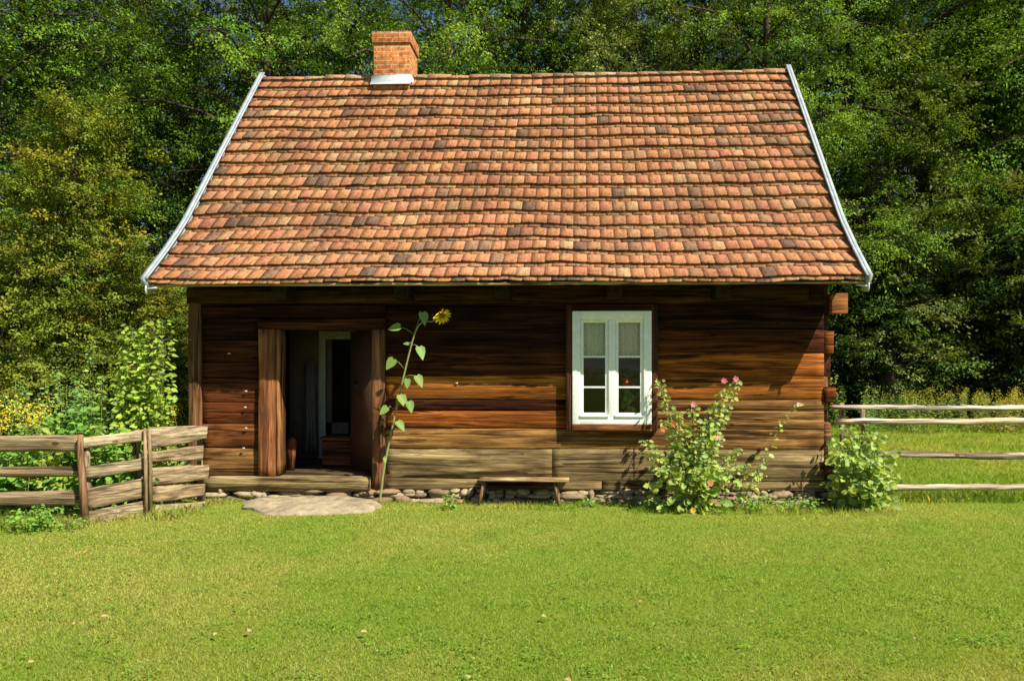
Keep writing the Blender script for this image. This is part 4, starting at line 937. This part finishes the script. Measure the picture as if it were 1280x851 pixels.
perennial(95, 425, 1.0, 2, .08, (.19, .29, .08), 'tallest leafy spire with a thin pointed top in the left garden', per=40, leaf=.11)
perennial(15, 470, .6, 5, .25, GG, 'broad leafy garden plant at the left edge', per=26)
perennial(120, 468, .3, 7, .28, (.13, .25, .05), 'dense leafy garden plant left of the bean poles', per=30, flower=((.5, .04, .02), 1))
perennial(132, 448, .2, 6, .22, (.17, .28, .05), 'upright leafy plant touching the left side of the bean vines', per=34)
perennial(72, 462, .5, 6, .22, (.14, .26, .05), 'dense leafy plant standing between the two tall spires', per=34)
perennial(150, 465, .5, 7, .28, (.17, .28, .05), 'upright leafy plant between the tall spire and the bean poles', per=28)
perennial(28, 497, -.3, 9, .30, (.12, .19, .03), 'clump of goldenrod in yellow bloom behind the plank fence', per=26, wid=.28, flower=((.62, .50, .04), 60), name='goldenrod', cat_='goldenrod', group='goldenrod in the left garden')
perennial(-30, 505, -.5, 7, .3, (.12, .19, .03), 'goldenrod at the very left edge behind the fence', per=26, wid=.28, flower=((.62, .50, .04), 40), name='goldenrod', cat_='goldenrod', group='goldenrod in the left garden')
perennial(226, 498, .25, 6, .12, (.13, .20, .03), 'faint yellow goldenrod between the bean poles and the cottage corner', per=26, wid=.28, flower=((.50, .38, .02), 30), name='goldenrod', cat_='goldenrod', group='goldenrod in the left garden')
for i, (px, top, y, lab) in enumerate([(0, 545, -.9, 'low leafy plant behind the fence at the left edge'), (45, 540, -.85, 'low leafy plant under the goldenrod seen between the rails'), (80, 520, -.7, 'leafy plant reaching over the top rail near the fence post'), (125, 520, -.6, 'leafy plant behind the tilted rails of the fence'), (165, 525, -.5, 'leafy plant just left of the gate posts'), (215, 530, -.2, 'leafy plant seen over the gate'), (100, 500, -.2, 'mid height leafy plant behind the fence post'), (60, 510, .1, 'mid height leafy plant right of the goldenrod')]):
    perennial(px, top, y + (.15 if px > 200 else 0), 9, .34 if px < 200 else .15, (.13 + .03 * (i % 3), .26 + .02 * (i % 2), .04), lab, leaf=.10, per=26, wid=.7, taper=.25, fill=(130, (.45 if px < 200 else .2, .3 if px < 200 else .15, .03, .5)))
# bean poles
bpz = P(190, 600, -.40); BP = thing('bean_poles', 'leaning poles of the bean frame left of the cottage corner', 'plant poles', (bpz.x, -.40, 0)); bv = BP.location
for a, b_ in (((186, 620), (193, 402)), ((198, 620), (191, 410)), ((176, 620), (174, 440)), ((160, 620), (178, 450))):
    m = MB(); m.tube([P(*a, -.40) - bv, P((a[0] + b_[0]) / 2 + 1, (a[1] + b_[1]) / 2, -.38) - bv, P(*b_, -.40) - bv], [.022, .018, .014], 7, tone((.36, .27, .15)), rough=.06); m.build('pole', M['fencez'], BP)
m = MB(); m.tube([P(180, 420, -.4) - bv, P(240, 419, -.03) - bv], .006, 5, (.4, .35, .25, 0)); m.build('wire', M['stem'], BP)
stems = []
for k in range(22):
    px = rnd.choice([160, 172, 178, 186, 192, 198, 205]) + rnd.uniform(-8, 8); top = {0: 400, 1: 430, 2: 455, 3: 480}[k % 4] + rnd.uniform(-8, 12); e = P(min(px + rnd.uniform(-6, 6), 215), top, -.46) - bv; s0 = P(px, 620, -.42) - bv
    stems.append([s0, s0.lerp(e, .5) + Vector((rnd.uniform(-.06, .06), rnd.uniform(-.1, .05), 0)), e])
stemplant('bean_vine', 'lime green climbing beans covering the leaning poles beside the cottage', 'climbing plant', tuple(bv), stems, .085, 'bean', LIME, per=60, petiole=.11, rs=.004, taper=.2, wid=.85, nrm=(.2, -.7, .5))
# right: goldenrod and weeds behind the pole fence
rgold = [(1062, 478, 9.5, 0), (1100, 491, 11.2, 0), (1138, 484, 12.0, 1), (1178, 479, 12.5, 1), (1212, 487, 12.2, 0), (1246, 485, 12.0, 2), (1284, 483, 12.3, 2), (1158, 490, 11.0, 1), (1320, 484, 12, 2), (1230, 491, 11.2, 2), (1118, 487, 12.8, 0), (1268, 491, 11.3, 2)]
names = ['goldenrod rising just behind the right cottage corner', 'greenish goldenrod right of the corner bush', 'goldenrod with a yellow tuft behind the top pole', 'taller goldenrod in the middle of the row behind the top pole', 'greenish goldenrod with a dark gap beside it', 'yellow goldenrod near the right edge', 'yellow goldenrod at the right edge', 'short yellow goldenrod in front of the row', 'goldenrod beyond the right edge', 'short yellow goldenrod near the right edge', 'goldenrod set back behind the corner bush', 'short yellow goldenrod at the right edge']
for (px, top, y, k), lab in zip(rgold, names):
    perennial(px, top, y, 14, .55, [(.17, .30, .04), (.22, .29, .04), (.29, .28, .045)][k], lab, per=34, wid=.3, leaf=.10, flower=((.46, .36, .03), [4, 18, 30][k]), name='goldenrod', cat_='goldenrod', group='goldenrod behind the pole fence', taper=.3, fill=(140, (.6, .4, .05, .9)))
a = P(1083, 505, .9)
perennial(1083, 476, .9, 3, .10, (.13, .18, .06), 'grey green seeding weed standing above the poles by the corner', per=34, leaf=.05, name='weed', cat_='weed', group='weeds behind the pole fence')
# ------------------------------------------------------------------ grass
def blades(X, Y, hmin, hmax, wid, colf, lean=.5, z=-.06):
    n = len(X); h = rg.uniform(hmin, hmax, n) if np.isscalar(hmax) else hmin + (hmax - hmin) * rg.random(n)
    an = rg.uniform(0, 6.283, n); ln = np.abs(rg.normal(0, lean, n)); T = np.stack([np.cos(an) * ln, np.sin(an) * ln, np.ones(n)], 1)
    a2 = rg.uniform(0, 6.283, n); B = np.stack([np.cos(a2), np.sin(a2), np.zeros(n)], 1) * (wid / 2 if np.isscalar(wid) else wid[:, None] / 2)
    base = np.stack([X, Y, np.full(n, z)], 1); T = unit(T); tip = base + T * h[:, None] + np.stack([np.cos(an) * h * .25, np.sin(an) * h * .25, -h * .08], 1); mid = base + T * (h * .5)[:, None]
    V = np.stack([base - B, base + B, mid + B * .8, tip, mid - B * .8], 1).reshape(-1, 3); f = (np.arange(n) * 5)[:, None] + np.array([0, 1, 2, 3, 4])
    return V, [f], np.repeat(colf, 5, 0)
def lawncol(X, Y, dry=0.0):
    n = len(X); d = vn2(X, Y, .55, 1) * .5 + vn2(X, Y, 1.7, 2) * .3 + vn2(X, Y, 5, 3) * .2
    d = np.clip((d - .40) * 2.5 + dry + np.clip((-X - 1.2) * .10, -.12, .35) + np.clip((-Y - 4.5) * .10, 0, .2), 0, 1)[:, None]
    g = np.array([[.225, .335, .036]]); y = np.array([[.43, .40, .10]]); c = g * (1 - d) + y * d
    st_ = (rg.random(n) < .03 + .06 * d[:, 0])[:, None]; c = np.where(st_, np.array([[.48, .42, .17]]), c)
    c = c * (1 + rg.uniform(-.2, .2, (n, 1))); return np.concatenate([c, np.ones((n, 1))], 1)
N1 = 430000; D = 2.6 * (11.5 / 2.6) ** rg.random(N1)      # density falls off as 1/D^2
u = rg.uniform(-.82, .72, N1); X = (u) * D - D * 0.0; Y = D - CAMD
ok = ~((Y > .02) & (X > XL) & (X < XR)); ok &= ~((np.abs((X - cx_) / ((xb - xa) / 2 * .93)) ** 2.6 + np.abs((Y - cy_) / .38) ** 2.2) < 1)
X, Y, D = X[ok], Y[ok], D[ok]; wd = .0026 * np.clip(D / 4.0, .8, 2.6)
clump = vn2(X, Y, 6, 5); hh = .008 + .014 * clump
parts = [blades(X, Y, .010, .014 + hh, wd * 1.3, lawncol(X, Y), .75)]
# longer uncut tufts at the foot of wall, fence and bench
def tuft(x0, x1, y0, y1, n, h0, h1, dry=.0, w=.005):
    X = rg.uniform(x0, x1, n); Y = rg.uniform(y0, y1, n); return blades(X, Y, h0, h1, w, lawncol(X, Y, dry), .45)
for x0, x1, y0, y1, n, h0, h1 in ((WX(482), XR + .3, -.30, -.05, 3500, .02, .08), (WX(590), WX(720), -.65, -.4, 500, .03, .10), (P(110, 600, -1.3).x, P(262, 600, -.6).x, -1.4, -.5, 3500, .03, .12), (P(-40, 600, -1.7).x, P(115, 600, -1.7).x, -1.95, -1.4, 4000, .04, .16),
        (P(790, 600, -.7).x, P(1125, 600, -.7).x, -.80, -.5, 1800, .03, .11), (WX(262), WX(305), -.35, -.1, 500, .03, .10)):
    parts.append(tuft(x0, x1, y0, y1, n, h0, h1))
nc_ = 420; cD = 3.0 * (9.3 / 3.0) ** rg.random(nc_); cX = rg.uniform(-.8, .7, nc_) * cD; cY = cD - CAMD
k_ = 26; ci = np.repeat(np.arange(nc_), k_); n = len(ci); cx2 = cX[ci] + rg.normal(0, .045, n) * (1 + cD[ci] * .08); cy2 = cY[ci] + rg.normal(0, .045, n) * (1 + cD[ci] * .08)
pos = np.stack([cx2, cy2, rg.uniform(-.045, -.022, n)], 1); ok = ~((cY[ci] > -.2) | ((np.abs(pos[:, 0] - cx_) < .9) & (np.abs(pos[:, 1] - cy_) < .45))); pos = pos[ok]; n = len(pos)
parts.append(leaf_arrays(pos, rg.normal(0, 1, (n, 3)) * [1, 1, .25], unit(rg.normal(0, .25, (n, 3)) + [0, 0, 1]), rg.uniform(.014, .028, n), rg.uniform(.012, .02, n), 'simple', colvar(n, (.17, .31, .035), .25), .1))
tag(leafobj('lawn_grass', parts, M['grass']), 'short sunlit mown lawn in front of the cottage with dry yellow patches', 'grass', kind='stuff')
n = 130000; X = rg.uniform(3.2, 20, n); Y = .1 + 16 * rg.random(n) ** 1.1; X = 3.2 + (X - 3.2) * (.4 + .6 * Y / 16); ok = ~((X < XR + .1) & (Y < 6)); X, Y = X[ok], Y[ok]
c = lawncol(X, Y, -.05); m1 = blades(X, Y, .04, .06 + .12 * vn2(X, Y, 1.5, 8), .007, c, .5)
n = 50000; X = rg.uniform(-15, -4.8, n); Y = -1.5 + 10 * rg.random(n); ok = ~((X > XL - .1) & (Y > -.3)); X, Y = X[ok], Y[ok]; m2 = blades(X, Y, .04, .20, .008, lawncol(X, Y, -.3), .5)
tag(leafobj('meadow_grass', [m1, m2], M['grass']), 'longer meadow grass behind the fences on both sides of the cottage', 'grass', kind='stuff')
# fallen leaves
fp = [(680, 768), (710, 740), (800, 748), (585, 844), (710, 846), (618, 746), (345, 734), (284, 775), (311, 790), (269, 795), (131, 775), (92, 784), (179, 791), (30, 800), (39, 834), (1145, 789), (940, 759), (165, 738), (455, 790), (503, 661)]
src = None
for i, (px, py) in enumerate(fp):
    D_ = CAMZ * F_PX / (py - HY); p = P(px, py, D_ - CAMD)
    if src is None:
        V1, F1, C1 = leaf_arrays(np.array([[-.035, 0, 0.0]]), np.array([[1, 0, .15]]), np.array([[0., 0, 1]]), .07, .05, 'oval', np.array([[.46, .34, .17, 1]]), .25, .1)
        src = leafobj('fallen_leaf', [(V1, F1, C1)], M['petal']); o = src
    else: o = src.copy(); C.objects.link(o)
    tag(o, 'small dry tan leaf lying alone on the short lawn', 'fallen leaf', 'fallen leaves on the lawn')
    s = rnd.uniform(.4, .75); o.location = (p.x, p.y, -.015); o.rotation_euler = (rnd.uniform(-.3, .5), rnd.uniform(-.3, .3), rnd.uniform(0, 6.28)); o.scale = (s, s, s)
for o in bpy.data.objects:
    if o.parent is None and o.get('category') in ('bench', 'doorstep', 'hollyhock', 'weed', 'sunflower', 'garden plant', 'goldenrod', 'climbing plant', 'plant poles', 'tree', 'shrub'): o.location.z -= .06
print('tris', sum(len(o.data.polygons) for o in bpy.data.objects if o.type == 'MESH'))
